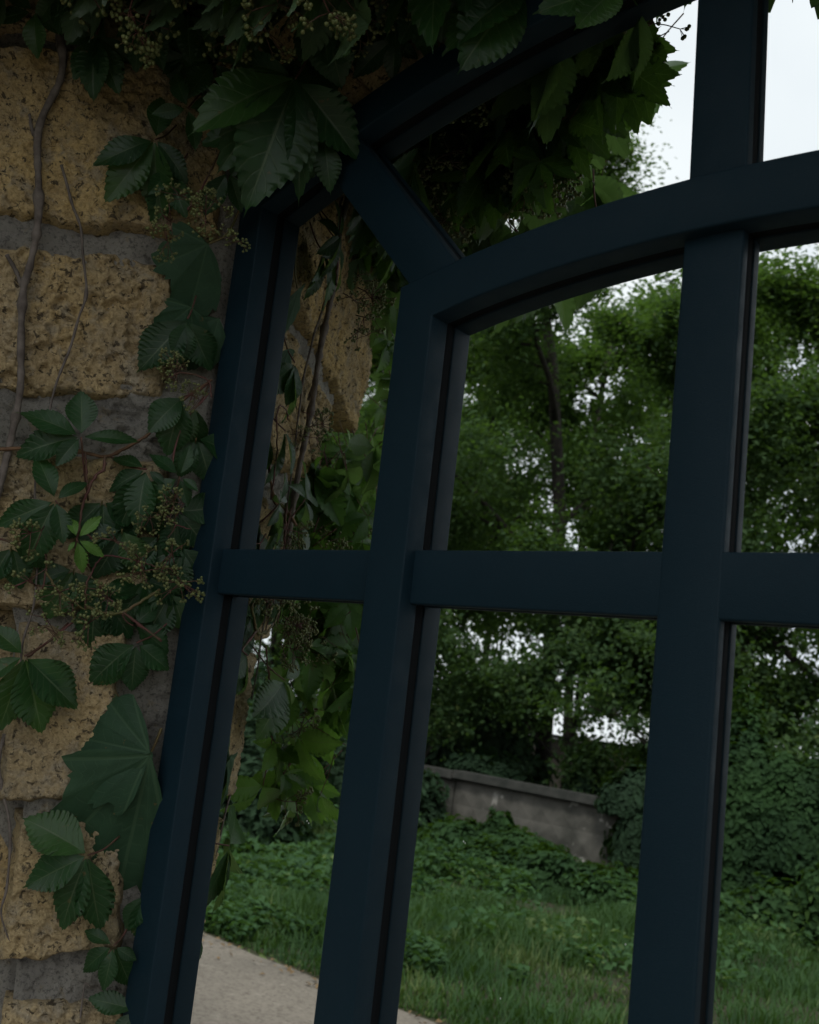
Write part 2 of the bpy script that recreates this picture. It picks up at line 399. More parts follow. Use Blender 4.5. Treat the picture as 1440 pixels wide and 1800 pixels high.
# ============================================================ the stone wall
wall = empty('stone_wall', WP, 'rough yellow limestone block wall with wide grey mortar joints, splayed beside the mirror', 'wall')
def block(u0, u1, z0, z1, wp, du, dn, seed, depth=.12, fine=.0022, rough=1.0, ends=(.018, .018), slope=0., parent=wall, mat=None, amp=1.0):
    """one rough block: front sheet turned back at its four borders"""
    nu, nv = max(4, int((u1-u0)/fine)), max(4, int((z1-z0)/fine))
    a, c_ = np.meshgrid(np.linspace(u0, u1, nu), np.linspace(z0, z1, nv))
    P = np.stack([a, c_, np.full_like(a, seed*3.1)], -1)
    wob = .006*fbm(P*22, 3, seed)+.003*fbm(P*70, 2, seed+1)
    du_ = np.minimum((a-u0)*(.5 if ends[0] > .03 else 1), (u1-a)*(.5 if ends[1] > .03 else 1))
    ed = np.minimum(du_, np.minimum(c_-z0, z1-c_)) + wob
    h = .010*fbm(P*6, 2, seed+2) + .0030*rough**2*fbm(P*34, 3, seed+3, .6) + .0020*fbm(P*150, 3, seed+4, .7)
    big = sstep(.30, .62, fbm(P*np.array([46, 62, 40]), 3, seed+5, .6))*.0055*rough**2
    small = sstep(.28, .5, fbm(P*170, 2, seed+6))*.0028*rough
    h = (h - big - small)*amp + .007
    edge = sstep(-.001, .011, ed); h = h*edge +.004*edge - (1-edge)*.020 - sstep(.003, -.004, ed)*.02
    z = c_ + slope*(a-.15)
    base = np.array(wp); U_ = np.array(du); N_ = np.array(dn)
    V = U_[None, None]*a[..., None] + N_[None, None]*h[..., None]; V[..., 2] += z
    i = np.arange(nu*nv).reshape(nv, nu)
    Q = np.stack([i[:-1, :-1], i[:-1, 1:], i[1:, 1:], i[1:, :-1]], -1).reshape(-1, 4)
    V = V.reshape(-1, 3)
    # back plane corners
    k = len(V); bc = []
    for (ua, za) in ((u0, z0), (u1, z0), (u1, z1), (u0, z1)):
        q = U_*ua - N_*depth; q = np.array([q[0], q[1], za+slope*(ua-.15)]); bc.append(q)
    V = np.vstack([V, bc]); Fl = [tuple(r) for r in Q.tolist()]
    rim = [i[0, :].tolist(), i[:, -1].tolist(), i[-1, ::-1].tolist(), i[::-1, 0].tolist()]
    for e_, (p_, q_) in enumerate(((0, 1), (1, 2), (2, 3), (3, 0))): Fl.append(tuple([k+p_]+rim[e_]+[k+q_])[::-1])
    Fl.append((k, k+3, k+2, k+1)[::-1])
    me = mesh_np('stone_block', V, Fl, mat or M_STONE)
    if np.dot(np.cross(U_, [0, 0, 1]), N_) < 0: me.flip_normals()
    sm = np.ones(len(me.polygons), bool); sm[-5:] = False; me.polygons.foreach_set('use_smooth', sm)
    o = obj('stone_block', me, parent); o.location = Vector(base)-parent.location
    return o
def mortar(u0, u1, z0, z1, wp, du, dn, seed, fine=.003, lev=-.0055, parent=wall, uf=None, fade=False, sh=None):
    nu, nv = int((u1-u0)/fine), int((z1-z0)/fine)
    a, c_ = np.meshgrid(np.linspace(u0, u1, nu), np.linspace(z0, z1, nv))
    P = np.stack([a, c_, np.full_like(a, seed)], -1)
    if uf: a = u0+(a-u0)/(u1-u0)*(uf(c_)-u0); P = np.stack([a, c_, np.full_like(a, seed)], -1)
    h = lev + .008*fbm(P*11, 3, seed) + .0045*fbm(P*40, 4, seed+2, .6)+.0018*fbm(P*150, 2, seed+3) - .006*sstep(.42, .5, fbm(P*np.array([30, 60, 1]), 3, seed+8))
    if fade: h = (h+.004)*sstep(0, .06, a) - .004 - .012*sstep(.02, .0, a)
    V = np.array(du)*a[..., None] + np.array(dn)*h[..., None]; V[..., 2] += c_
    if sh: V = V + sh(c_)[..., None]*np.array(WU)
    i = np.arange(nu*nv).reshape(nv, nu); Q = np.stack([i[:-1, :-1], i[:-1, 1:], i[1:, 1:], i[1:, :-1]], -1).reshape(-1, 4)
    me = mesh_np('mortar', V.reshape(-1, 3), Q, M_MORTAR, smooth=True)
    if np.dot(np.cross(np.array(du), [0, 0, 1]), np.array(dn)) < 0: me.flip_normals()
    o = obj('mortar', me, parent); o.location = Vector(wp)-parent.location; return o
UR = .40                                                       # outer corner of the reveal
courses = [(2.262, 2.50, .052, .55, 1.0), (2.036, 2.256, .020, .56, .75), (1.838, 2.014, .064, .38, 1.15), (1.593, 1.774, .048, .26, 1.0), (1.384, 1.582, .076, .198, .5),
           (1.218, 1.374, .048, .178, 1.0), (1.03, 1.178, .030, .165, 1.0), (.80, 1.015, .040, .165, 1), (.56, .785, .035, .165, 1), (.30, .545, .045, .165, 1), (.02, .285, .03, .165, 1)]
for k, (z0, z1, ua, ub, rg) in enumerate(courses):
    vis = z1 > 1.1
    block(ua, ub, z0, z1, WP, WU, WN, 11+k*3, .30, .0021 if vis else .012, rg, (.01, .03), (-.10, -.10, -.08, -.04, -.03, -.02, 0, 0, 0, 0, 0)[k])
def ub(z): return np.interp(z, [1.2, 1.5, 1.7, 1.93, 2.15, 2.4], [.168, .188, .25, .37, .55, .60])
mortar(0.0, .395, 0, 2.6, WP, WU, WN, 3.3, uf=lambda z: ub(z)-.012, fade=True)
# the front face of the wall beyond the corner, running off to the left, and the same round the right side
FU = Vector((-1, 0, 0)); FN = Vector((0, -1, 0)); cP = WP.copy()
zc = [(0, .28), (.30, .55), (.57, .80), (.82, 1.03), (1.05, 1.22), (1.24, 1.38), (1.40, 1.59), (1.61, 1.83), (1.86, 2.02), (2.05, 2.25), (2.27, 2.52), (2.54, 2.80), (2.82, 3.08), (3.10, 3.35)]
for k, (z0, z1) in enumerate(zc):
    x = (.02 if k % 2 else .04)
    while x < 3.2:
        L = random.uniform(.35, .6); block(x, min(x+L, 3.4), z0, z1, cP+WU*float(ub((z0+z1)/2)+.02), FU, FN, 100+k*9+int(x*7), .2, .016, 1, (.01, .01)); x += L+.02
mortar(.05, 3.4, 0, 3.36, cP, FU, FN, 4.4, .02, -.006, sh=lambda z: ub(z)+.02)
wall_r = empty('stone_wall', Vector((2*CX-WP.x, WP.y, 0)), 'yellow limestone wall on the far side of the mirror, outside the picture', 'wall')
WUr = Vector((math.cos(TH), -math.sin(TH), 0)); WNr = Vector((-math.sin(TH), -math.cos(TH), 0)); WPr = wall_r.location.copy()
for k, (z0, z1) in enumerate(zc[:11]):
    block(.03, .39, z0, z1, WPr, WUr, WNr, 300+k, .3, .014, parent=wall_r)
mortar(0, .4, 0, 2.6, WPr, WUr, WNr, 5.5, .02, -.004, parent=wall_r)
cPr = WPr + WUr*.43; FUr = Vector((1, 0, 0))
for k, (z0, z1) in enumerate(zc):
    x = (.09 if k % 2 else .13)
    while x < 2.2:
        L = random.uniform(.35, .6); block(x, min(x+L, 2.4), z0, z1, cPr, FUr, FN, 400+k*9+int(x*7), .2, .016, parent=wall_r); x += L+.02
mortar(.05, 2.4, 0, 3.36, cPr, FUr, FN, 6.6, .02, -.006, parent=wall_r)
# splayed arch soffit over the mirror and the wall face above it
def arch_pt(xr, sp):       # sp 0 at the mirror, 1 at the outer face
    x = CX + xr*(1+.2*sp); zz = .563 - 1.54 + math.sqrt(1.54**2-xr**2)
    q = O + WM @ Vector((x, .02, zz)); return Vector((q.x, q.y - .13*sp, q.z + .15*sp))
stones = 13
for k in range(stones):
    a0, a1 = -.62+1.24*k/stones+.004, -.62+1.24*(k+1)/stones-.004
    nu, nv = 10, 24; V = []
    for j in range(nv):
        for i_ in range(nu):
            xr = a0+(a1-a0)*i_/(nu-1); q = arch_pt(xr, j/(nv-1)); d_ = .012*float(vnoise(np.array([q.x*14, q.y*14, k*3.])))
            ed = min(i_, nu-1-i_); V.append(tuple(q+Vector((0, 0, d_+(.012 if ed == 0 else 0)))))
    for j in range(nv):
        for i_ in (0, nu-1): q = arch_pt(a0+(a1-a0)*i_/(nu-1), j/(nv-1)); V.append(tuple(q+Vector((0, 0, .25))))
    i = np.arange(nu*nv).reshape(nv, nu); Fl = [tuple(r) for r in np.stack([i[:-1, :-1], i[:-1, 1:], i[1:, 1:], i[1:, :-1]], -1).reshape(-1, 4).tolist()]
    b0 = nu*nv
    for j in range(nv-1): Fl += [(j*nu, (j+1)*nu, b0+2*(j+1), b0+2*j), (j*nu+nu-1, b0+2*j+1, b0+2*(j+1)+1, (j+1)*nu+nu-1)]
    Fl += [tuple([b0]+i[0, :].tolist()+[b0+1])[::-1], tuple([b0+2*nv-2]+i[-1, :].tolist()+[b0+2*nv-1])]
    me = mesh_np('arch_stone', V, Fl, M_STONE); fixn(me); obj('arch_stone', me, wall, -WP)
# rubble core behind the mirror and behind the facing blocks
V = []; Fc = []
def slab(c4, off, z0, z1):
    b0 = len(V)
    for (p, q) in ((c4[0], 0), (c4[1], 0), (c4[1], 1), (c4[0], 1)):
        for z in (z0, z1): v = p + (off if q else Vector((0, 0, 0))); V.append((v.x, v.y, z))
    Fc.extend([tuple(b0+i for i in f) for f in ((0, 2, 3, 1), (2, 4, 5, 3), (4, 6, 7, 5), (6, 0, 1, 7), (0, 6, 4, 2), (1, 3, 5, 7))])
slab((Vector((-1.3, .16, 0)), Vector((1.35, .16, 0))), Vector((0, .3, 0)), -.1, 3.3)
slab((WP-WU*.16-WN*.035, WP+WU*.2-WN*.035), -WN*.25, -.1, 3.3)
slab((WPr-WUr*.16-WNr*.035, WPr+WUr*.2-WNr*.035), -WNr*.25, -.1, 3.3)
me = mesh_np('rubble_core', V, Fc, M_MORTAR); fixn(me); obj('rubble_core', me, wall, -WP)
# wall face above the arch
V = []; Fl = []; nn = 40
for k in range(nn+1):
    xr = -.9+1.8*k/nn; q = arch_pt(max(-.62, min(.62, xr)), 1.0); x = q.x if abs(xr) <= .62 else q.x+(xr-math.copysign(.62, xr))
    V += [(x, q.y-.002, q.z-.01), (x, q.y-.002, 3.4), (x, q.y+.5, 3.4), (x, q.y+.5, q.z+.05)]
for k in range(nn):
    for q in range(4): Fl.append((k*4+q, k*4+(q+1) % 4, k*4+4+(q+1) % 4, k*4+4+q))
me = mesh_np('wall_head', V, Fl, M_MORTAR); fixn(me); obj('wall_head', me, wall, -WP)

# ============================================================ leaves
def leaflet_mesh(seed, width=.24, nt_=9, fold=.25, curl=.18, mat=M_LEAF, mirror_=1):
    r = random.Random(seed); ts = [0, .04, .09, .14, .19]; off = [0]*5; n0 = len(ts)
    T = [(t_, 0., 1.) for t_ in ts]
    for k in range(nt_):
        a_ = .22+(.94-.22)*k/nt_; d = (.94-.22)/nt_
        T += [(a_, 0., .955), (a_+d*.5, d*.2, .99+.02*r.uniform(.6, 1.4)), (a_+d*.8, d*.38, 1.01+.035*r.random())]
    T += [(.955, 0, .8), (.98, 0, .55), (1.03, 0, 0)]
    S = np.array([-1, -.72, -.4, -.12, 0, .12, .4, .72, 1]); ns = len(S)
    ph = r.uniform(0, 6); tw = r.uniform(-.25, .25); lat = r.uniform(-.08, .08)
    V = []; UV = []
    for (t_, off_, m_) in T:
        w_ = width*(math.sin(math.pi*min(1, t_)**1.0)**1.12*(1.06-.25*(t_-.5)) if 0 < t_ < 1 else 0)*m_
        w_ = max(w_, .006 if t_ < .1 else 0)
        for s_ in S:
            sa = abs(s_); x = s_*w_; y = t_ + off_*sa**3
            z = sa*w_*math.tan(fold) - curl*t_*t_ + .010*math.cos(2*math.pi*(t_*8-sa*1.76))*sa*(1-.75*sa) + .02*math.sin(7*t_+ph)*s_
            z += tw*x*t_; x += lat*t_*t_
            V.append((x, y, z)); UV.append((.5+.5*s_, t_))
    i = np.arange(len(V)).reshape(-1, ns); Q = np.stack([i[:-1, :-1], i[:-1, 1:], i[1:, 1:], i[1:, :-1]], -1).reshape(-1, 4)
    return np.array(V), Q, np.array(UV)
def LM(seed, mat, **k):
    V, Q, UV = leaflet_mesh(seed, **k); return mesh_np('leaflet', V, Q, mat, uv=UV, smooth=True)
LFL = [LM(s, M_LEAF, width=w_, curl=c_, fold=f_) for s, w_, c_, f_ in ((1, .235, .14, .22), (2, .25, .2, .3), (3, .22, .08, .16), (4, .26, .26, .2), (5, .24, .12, .38), (6, .225, .3, .12))]
LFN = [LM(s+20, M_LEAF, width=w_, curl=c_, fold=.45) for s, w_, c_ in ((1, .17, .2), (2, .15, .3))]
LFW = [LM(s+30, M_LEAF, width=w_, curl=c_, fold=.2, nt_=11) for s, w_, c_ in ((1, .31, .15), (2, .33, .24))]
LFY = [LM(s+40, M_YOUNG, width=.2, curl=.2, fold=.3, nt_=6) for s in (1, 2)]
def tube(pts, r0_, r1_, k=6, knots=False, seed=0):
    P = [Vector(p) for p in pts]; V = []; Fc = []; r = random.Random(seed)
    for i_, p in enumerate(P):
        d = (P[min(i_+1, len(P)-1)]-P[max(i_-1, 0)]).normalized()
        a = d.orthogonal().normalized() if i_ == 0 else (la - d*la.dot(d)).normalized()
        la = a; b_ = d.cross(a); rr = r0_+(r1_-r0_)*i_/(len(P)-1)
        if knots: rr *= 1+.18*r.uniform(-1, 1)+(.5 if r.random() < .06 else 0)
        for q in range(k): an = 2*math.pi*q/k; V.append(tuple(p+(a*math.cos(an)+b_*math.sin(an))*rr))
    for i_ in range(len(P)-1):
        for q in range(k): Fc.append((i_*k+q, i_*k+(q+1) % k, (i_+1)*k+(q+1) % k, (i_+1)*k+q))
    Fc += [tuple(range(k))[::-1], tuple((len(P)-1)*k+q for q in range(k))]
    return V, Fc
def spline(pts, per=8):
    P = [Vector(p) for p in pts]; P = [P[0]*2-P[1]]+P+[P[-1]*2-P[-2]]; o_ = []
    for i_ in range(1, len(P)-2):
        for q in range(per):
            t_ = q/per; a, b_, c_, d = P[i_-1], P[i_], P[i_+1], P[i_+2]
            o_.append(.5*((2*b_)+(c_-a)*t_+(2*a-5*b_+4*c_-d)*t_*t_+(3*b_-a-3*c_+d)*t_**3))
    o_.append(P[-2]); return o_
def tube_obj(name, pts, r0_, r1_, mat, parent, k=6, knots=False, seed=0, per=8, wob=0):
    pp = spline(pts, per)
    if wob:
        rr = random.Random(seed); pp = [p+Vector((rr.uniform(-1, 1), rr.uniform(-1, 1), rr.uniform(-1, 1)))*wob for p in pp]
    V, Fc = tube(pp, r0_, r1_, k, knots, seed); me = mesh_np(name, V, Fc, mat)
    me.polygons.foreach_set('use_smooth', np.ones(len(me.polygons), bool))
    return obj(name, me, parent, -parent.location)
def frame_m(B, T, nrm, flip=False):
    y = (T-B); L = y.length; y = y/L; z = (nrm - y*nrm.dot(y)).normalized(); x = y.cross(z)
    m_ = Matrix((x, y, z)).transposed().to_4x4(); m_ = Matrix.Translation(B) @ m_ @ Matrix.Scale(L, 4); return m_
def hero_leaf(plant, hub, leaflets, attach=None, kind='n', stalk=M_RED, npx=None, tiltrange=.3, upw=.45, stalk_r=.0011):
    """hub: point; leaflets: [(tip point, meshset)]"""
    att = attach or hub + Vector((0, 0, -.02)) - WN*.03
    V, Fc = tube(spline([att-hub, (att-hub)*.5+Vector((0, 0, -.004)), Vector((0, 0, 0))], 5), stalk_r, stalk_r*.9, 5)
    lf = obj('leaf', mesh_np('leaf', V, Fc, stalk, smooth=True), plant, hub-plant.location)
    for (tip, ms) in leaflets:
        d = (tip-hub).normalized(); B = d*.004
        nrm = (CAM-hub).normalized()*.75 + Vector((0, 0, upw)) + WN*.3 + Vector((random.uniform(-1, 1), random.uniform(-1, 1), random.uniform(-1, 1)))*tiltrange
        o = obj('leaflet', random.choice(ms), lf); m_ = frame_m(B, tip-hub, nrm); o.matrix_basis = m_
    return lf
# joined palmate leaves for the crowded parts
def compound_mesh(seed, mat=M_LEAF):
    r = random.Random(seed); Vs = []; Qs = []; UVs = []; k0 = 0
    angs = [(-112, .62), (-55, .88), (0, 1.0), (52, .9), (108, .66)]
    if seed % 4 == 3: angs = [(-60, .85), (0, 1), (58, .9)]
    for a_, l_ in angs:
        V, Q, UV = leaflet_mesh(seed*10+int(a_), width=r.uniform(.21, .27), nt_=7, fold=r.uniform(.1, .4), curl=r.uniform(.1, .35))
        a = rad(a_+r.uniform(-10, 10)); dr = rad(r.uniform(-28, 12)); l_ *= r.uniform(.85, 1.1)
        m_ = Matrix.Rotation(-a, 4, 'Z') @ Matrix.Translation((0, .03, 0)) @ Matrix.Rotation(dr, 4, 'X') @ Matrix.Rotation(rad(r.uniform(-25, 25)), 4, 'Y') @ Matrix.Scale(l_, 4)
        M_ = np.array(m_); Vs.append(V@M_[:3, :3].T+M_[:3, 3]); Qs.append(Q+k0); UVs.append(UV); k0 += len(V)
    V, Fc = tube(spline([(0, -.75, -.35), (.03, -.4, -.2), (0, 0, 0)], 4), .012, .01, 4)
    V = np.array(V); q4 = np.array([f for f in Fc if len(f) == 4])
    Vs.append(V); Qs.append(q4+k0); UVs.append(np.tile([.5, .5], (len(V), 1)))
    me = mesh_np('leaf', np.vstack(Vs), np.vstack(Qs), mat, uv=np.vstack(UVs), smooth=True)
    me.materials.append(M_RED); mi = np.zeros(len(me.polygons), np.int32); mi[-len(q4):] = 1; me.polygons.foreach_set('material_index', mi)
    return me
COMP = [compound_mesh(s) for s in range(1, 9)]
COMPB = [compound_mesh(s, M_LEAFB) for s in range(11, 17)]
def put_leaf(plant, P, size, down, nrm, ms=COMP, name='leaf'):
    o = obj(name, random.choice(ms), plant)
    y = down.normalized(); z = (nrm-y*nrm.dot(y)).normalized(); x = y.cross(z)
    m_ = Matrix((x, y, z)).transposed().to_4x4(); o.matrix_basis = Matrix.Translation(P-plant.location) @ m_ @ Matrix.Scale(size, 4)
    return o
# berry clusters
def berry_mesh(seed, n_umb=8, R=.026):
    r = random.Random(seed); V = []; Fc = []; mi = []
    def add(v, f, m_):
        b0 = len(V); V.extend([tuple(q) for q in v]); Fc.extend([tuple(q+b0 for q in g) for g in f]); mi.extend([m_]*len(f))
    def ball(c_, rr):
        ring = []
        bm = bmesh.new(); bmesh.ops.create_icosphere(bm, subdivisions=1, radius=rr)
        add([v.co*1.0+c_ for v in bm.verts], [[v.index for v in f.verts] for f in bm.faces], 1); bm.free()
    axis = [Vector((0, 0, 0)), Vector((.004, 0, .012)), Vector((0, .003, .028))]
    add(*tube(axis, .0009, .0007, 4), 0)
    for k in range(n_umb):
        d = Vector((r.uniform(-1, 1), r.uniform(-1, 1), r.uniform(-.3, 1))).normalized()
        a = axis[r.choice((1, 2))]; c_ = a+d*R*r.uniform(.5, 1)
        add(*tube([a, (a+c_)/2+Vector((0, 0, -.001)), c_], .0006, .0005, 4), 0)
        for j in range(r.randint(5, 7)):
            e_ = (d+Vector((r.uniform(-1, 1), r.uniform(-1, 1), r.uniform(-1, 1)))*1.0).normalized(); q = c_+e_*r.uniform(.004, .007)
            add(*tube([c_, q], .0003, .00035, 3), 2); ball(q+e_*.002, r.uniform(.0017, .0023))
    me = bpy.data.meshes.new('berry_cluster'); me.from_pydata(V, [], Fc)
    for m_ in (M_RED, M_BERRY, M_GREENST): me.materials.append(m_)
    me.polygons.foreach_set('material_index', mi); me.polygons.foreach_set('use_smooth', np.ones(len(Fc), bool)); return me
BER = [berry_mesh(s) for s in range(5)]
def berry(plant, P, size=1., out=None):
    o = obj('berry_cluster', random.choice(BER), plant)
    q = (out or (WN+Vector((random.uniform(-.6, .6), random.uniform(-.6, .6), random.uniform(-.9, .3))))).normalized().to_track_quat('Z', 'Y')
    o.matrix_basis = Matrix.Translation(P-plant.location) @ q.to_matrix().to_4x4() @ Matrix.Scale(size, 4); return o

# ---- the creeper on the reveal, left of the frame
cre = empty('virginia_creeper', wpt(.12, 1.0, .02), 'Virginia creeper with five-fingered leaves, red stalks and green berry clusters climbing the stone wall', 'climbing plant')
def W_(x, y, h): return on_wall(x, y, h)
def hl(hub, tips, h=.05, ms=LFL, plant=cre, att=None, stalk=M_RED, sets=None, tr=.3):
    H = W_(*hub, h); L = []
    for k, tp in enumerate(tips):
        dz = tp[2] if len(tp) > 2 else random.uniform(-.018, .014)
        L.append((W_(tp[0], tp[1], max(.008, h+dz)), (sets[k] if sets else ms)))
    return hero_leaf(plant, H, L, W_(*att, .02) if att else None, stalk=stalk, tiltrange=tr)
hl((143, 768), [(37, 712), (146, 682), (19, 789), (242, 768), (96, 813)], .055, att=(155, 880), sets=[LFL, LFW, LFL, LFN, LFL])
hl((98, 880), [(64, 790), (149, 838), (-12, 925), (114, 950), (38, 992)], .06, att=(150, 940))
hl((258, 825), [(192, 792), (185, 858), (208, 936), (232, 930), (292, 850)], .045, att=(190, 800))
hl((316, 838), [(265, 790), (334, 782), (246, 884), (330, 892), (350, 862)], .055, att=(300, 900))
hl((135, 947), [(124, 905), (179, 907), (184, 978), (149, 1008), (120, 968)], .075, ms=LFY, att=(160, 1000))
hl((43, 1153), [(-14, 1095), (-30, 1190), (0, 1292), (76, 1294), (142, 1247)], .06, att=(120, 1095), sets=[LFL, LFL, LFL, LFW, LFW])
hl((155, 1503), [(47, 1428), (36, 1559), (95, 1638), (172, 1645)], .05, att=(210, 1470), sets=[LFW, LFW, LFL, LFL])
hl((200, 1662), [(147, 1634), (136, 1707), (182, 1746), (232, 1742), (240, 1690)], .045, att=(230, 1620))
hl((243, 1775), [(152, 1754), (190, 1830)], .04, att=(250, 1700))
hl((273, 245), [(166, 278), (185, 356), (270, 382), (333, 310), (290, 162)], .05, att=(310, 220))
hl((324, 697), [(257, 752), (286, 800)], .045, att=(370, 670), ms=LFW)
hl((345, 715), [(352, 800), (320, 790)], .03, att=(370, 670))
hl((330, 560), [(247, 648), (310, 640), (372, 655)], .04, att=(345, 520), ms=LFW)
hl((240, 1130), [(148, 1198), (228, 1218), (300, 1180)], .04, att=(300, 1090), ms=LFW)
hl((235, 1100), [(305, 1140), (275, 1060)], .03, att=(210, 1070), ms=LFW)
hl((255, 1570), [(222, 1640), (245, 1660)], .03, ms=LFW)
# dark leaves lying against the stone behind the berries
for (hx, hy, hh) in [(215, 930, .02), (280, 940, .018), (180, 880, .015), (250, 1020, .015), (170, 1040, .012), (320, 960, .02), (300, 1040, .015), (130, 1000, .012), (310, 900, .02), (345, 770, .02), (20, 960, .02), (230, 870, .012)]:
    a = random.uniform(40, 130); tips = []
    for k in range(3):
        aa = rad(a-50+50*k); r_ = random.uniform(70, 105); tips.append((hx+r_*math.cos(aa), hy+r_*math.sin(aa), .0))
    hl((hx, hy), tips, hh+.008, ms=LFW, stalk=M_GREENST)
# the big sprays in front of the top left corner of the frame
hl((520, 138), [(330, 193), (385, 78), (375, 282), (536, 328), (440, 345), (640, 275)], .17, att=(560, 60), sets=[LFL, LFN, LFL, LFN, LFL, LFL], stalk=M_RED)
hl((560, 20), [(528, 105), (500, -30), (640, 70), (610, 140)], .18, att=(575, -60), sets=[LFL, LFL, LFL, LFW])
hl((660, 40), [(735, 108), (620, 120), (760, 20), (610, 30)], .16, att=(650, -60))
hl((480, 210), [(400, 300), (432, 345), (520, 270), (350, 240)], .12, att=(520, 120))
hl((330, 190), [(300, 120), (270, 200), (350, 260), (400, 180)], .09, att=(380, 120))
hl((375, 110), [(310, 100), (330, 170), (420, 160), (400, 60)], .08, att=(400, 20))
hl((400, 300), [(360, 380), (430, 375), (470, 330)], .08, att=(440, 260))
hl((570, 240), [(520, 320), (580, 330), (630, 270)], .15, att=(560, 160))
hl((300, 300), [(262, 340), (270, 395), (320, 380)], .04, att=(330, 270))
hl((60, 20), [(10, -20), (60, 95), (110, 60), (-20, 30)], .05, att=(100, -30))
hl((170, 60), [(130, 140), (152, 165), (205, 160), (120, 70), (230, 110)], .05, att=(190, 0))
hl((250, 30), [(200, 60), (230, 120), (290, 110), (320, 60)], .07, att=(260, -40))
hl((330, 20), [(280, 70), (330, 110), (380, 100), (400, 40)], .1, att=(330, -40))
hl((110, -20), [(60, 40), (105, 60), (150, 50)], .06, att=(110, -70))
hl((440, 60), [(390, 80), (440, 130), (500, 100)], .12, att=(450, 0))
# over the arch
hl((925, -25), [(788, 58), (802, 102), (980, 60), (860, 10)], .34, att=(930, -90), sets=[LFW, LFW, LFL, LFL])
hl((1095, -25), [(955, 8), (1010, 30), (1150, 20)], .42, att=(1100, -90), ms=LFW)
hl((760, -20), [(700, 60), (760, 70), (820, 40), (690, 0)], .25, att=(760, -80))
# stems on the wall
vine1 = empty('dry_vine_stem', on_wall(40, 600, .01), 'thick grey dry vine stem running up the stones at the left edge', 'vine stem')
tube_obj('stem', [on_wall(x, y, .018) for x, y in [(95, -60), (98, 20), (110, 90), (106, 140), (75, 205), (66, 250), (68, 330), (66, 400), (52, 470), (41, 510), (37, 600), (36, 680), (22, 760), (3, 840), (-12, 900)]], .0042, .0042, M_WOOD, vine1, 8, True, 3, 6)
tube_obj('side_shoot', [on_wall(x, y, .011) for x, y in [(41, 512), (30, 480), (12, 448)]], .0026, .0022, M_WOOD, vine1, 6, True, 4)
tube_obj('side_shoot', [on_wall(x, y, .012) for x, y in [(66, 248), (56, 225), (52, 200)]], .003, .0015, M_WOOD, vine1, 6, True, 5)
tube_obj('side_shoot', [on_wall(x, y, .009) for x, y in [(98, 40), (102, 90), (113, 110), (110, 60)]], .0014, .001, M_WOOD, vine1, 5, True, 5)
vine2 = empty('dry_vine_stem', on_wall(140, 500, .01), 'thin wiry brown dry vine winding down the middle of the stone blocks', 'vine stem')
tube_obj('stem', [on_wall(x, y, .019) for x, y in [(108, 290), (118, 325), (128, 362), (142, 400), (146, 450), (152, 515), (138, 560), (124, 610), (104, 660), (92, 700), (80, 760), (62, 850), (66, 960), (60, 1060), (40, 1130), (36, 1200)]], .0017, .0012, M_WOOD, vine2, 6, True, 6, 6)
vine3 = empty('dry_vine_stem', on_wall(10, 1500, .01), 'dark thin dry vine hanging at the lower left edge of the wall', 'vine stem')
tube_obj('stem', [on_wall(x, y, .012) for x, y in [(8, 1290), (-2, 1340), (4, 1390), (14, 1430), (18, 1480), (12, 1560), (2, 1600), (8, 1630), (18, 1656)]], .0022, .0009, M_WOOD, vine3, 6, True, 7, 6)
tube_obj('side_shoot', [on_wall(x, y, .01) for x, y in [(140, 1800), (146, 1750), (151, 1728), (160, 1738)]], .0011, .0009, M_WOOD, vine3, 5, True, 8)
# canes and stalks of the creeper
for pts, r_, m_ in [
    ([(-10, 790), (60, 789), (130, 792), (185, 802), (225, 785), (262, 762), (300, 720), (372, 668)], .0021, M_BROWN),
    ([(185, 802), (182, 826), (170, 835), (156, 860), (145, 890), (139, 930), (132, 965)], .0017, M_RED),
    ([(150, 795), (152, 830), (155, 862)], .0012, M_RED),
    ([(300, 830), (320, 750), (368, 690)], .0012, M_RED),
    ([(152, 1066), (185, 1078), (216, 1076), (240, 1062), (282, 1036)], .0021, M_GREENST),
    ([(216, 1076), (245, 1098), (285, 1127)], .0018, M_RED),
    ([(80, 1005), (100, 1035), (128, 1057), (152, 1072)], .0013, M_GREENST),
    ([(48, 1155), (85, 1128), (128, 1093)], .0014, M_RED),
    ([(150, 1070), (152, 1030), (165, 1000), (182, 978), (215, 980), (255, 990), (285, 998), (320, 1000)], .0011, M_RED),
    ([(182, 978), (160, 945), (150, 938)], .0010, M_RED),
    ([(75, 1035), (82, 995), (78, 960), (72, 945)], .0011, M_RED),
    ([(285, 896), (300, 915), (310, 923), (296, 945)], .0011, M_RED),
    ([(310, 923), (335, 930)], .0009, M_RED),
    ([(300, 663), (320, 655), (365, 668), (372, 700)], .0011, M_RED),
    ([(-10, 945), (20, 953), (50, 962)], .0013, M_RED),
    ([(330, 370), (345, 345), (360, 320), (375, 290), (400, 240)], .0012, M_RED),
    ([(570, -30), (560, 60), (520, 138)], .0015, M_RED),
    ([(620, -30), (612, 50), (608, 90), (600, 140)], .0016, M_RED),
    ([(300, 20), (320, 70), (345, 120), (380, 160)], .0017, M_BROWN),
    ([(480, -20), (530, 25), (545, 45)], .0012, M_RED),
    ([(655, -40), (680, 20), (700, 80)], .0016, M_BROWN)]:
    hh = .05 if pts[0][1] > 500 else .09
    if pts[0][0] > 450: hh = .17
    tube_obj('stem', [on_wall(x, y, hh*(.45 if m_ is M_BROWN else .8)) for x, y in pts], r_, r_*.8, m_, cre, 6, True, int(pts[0][0]), 6, .0006)
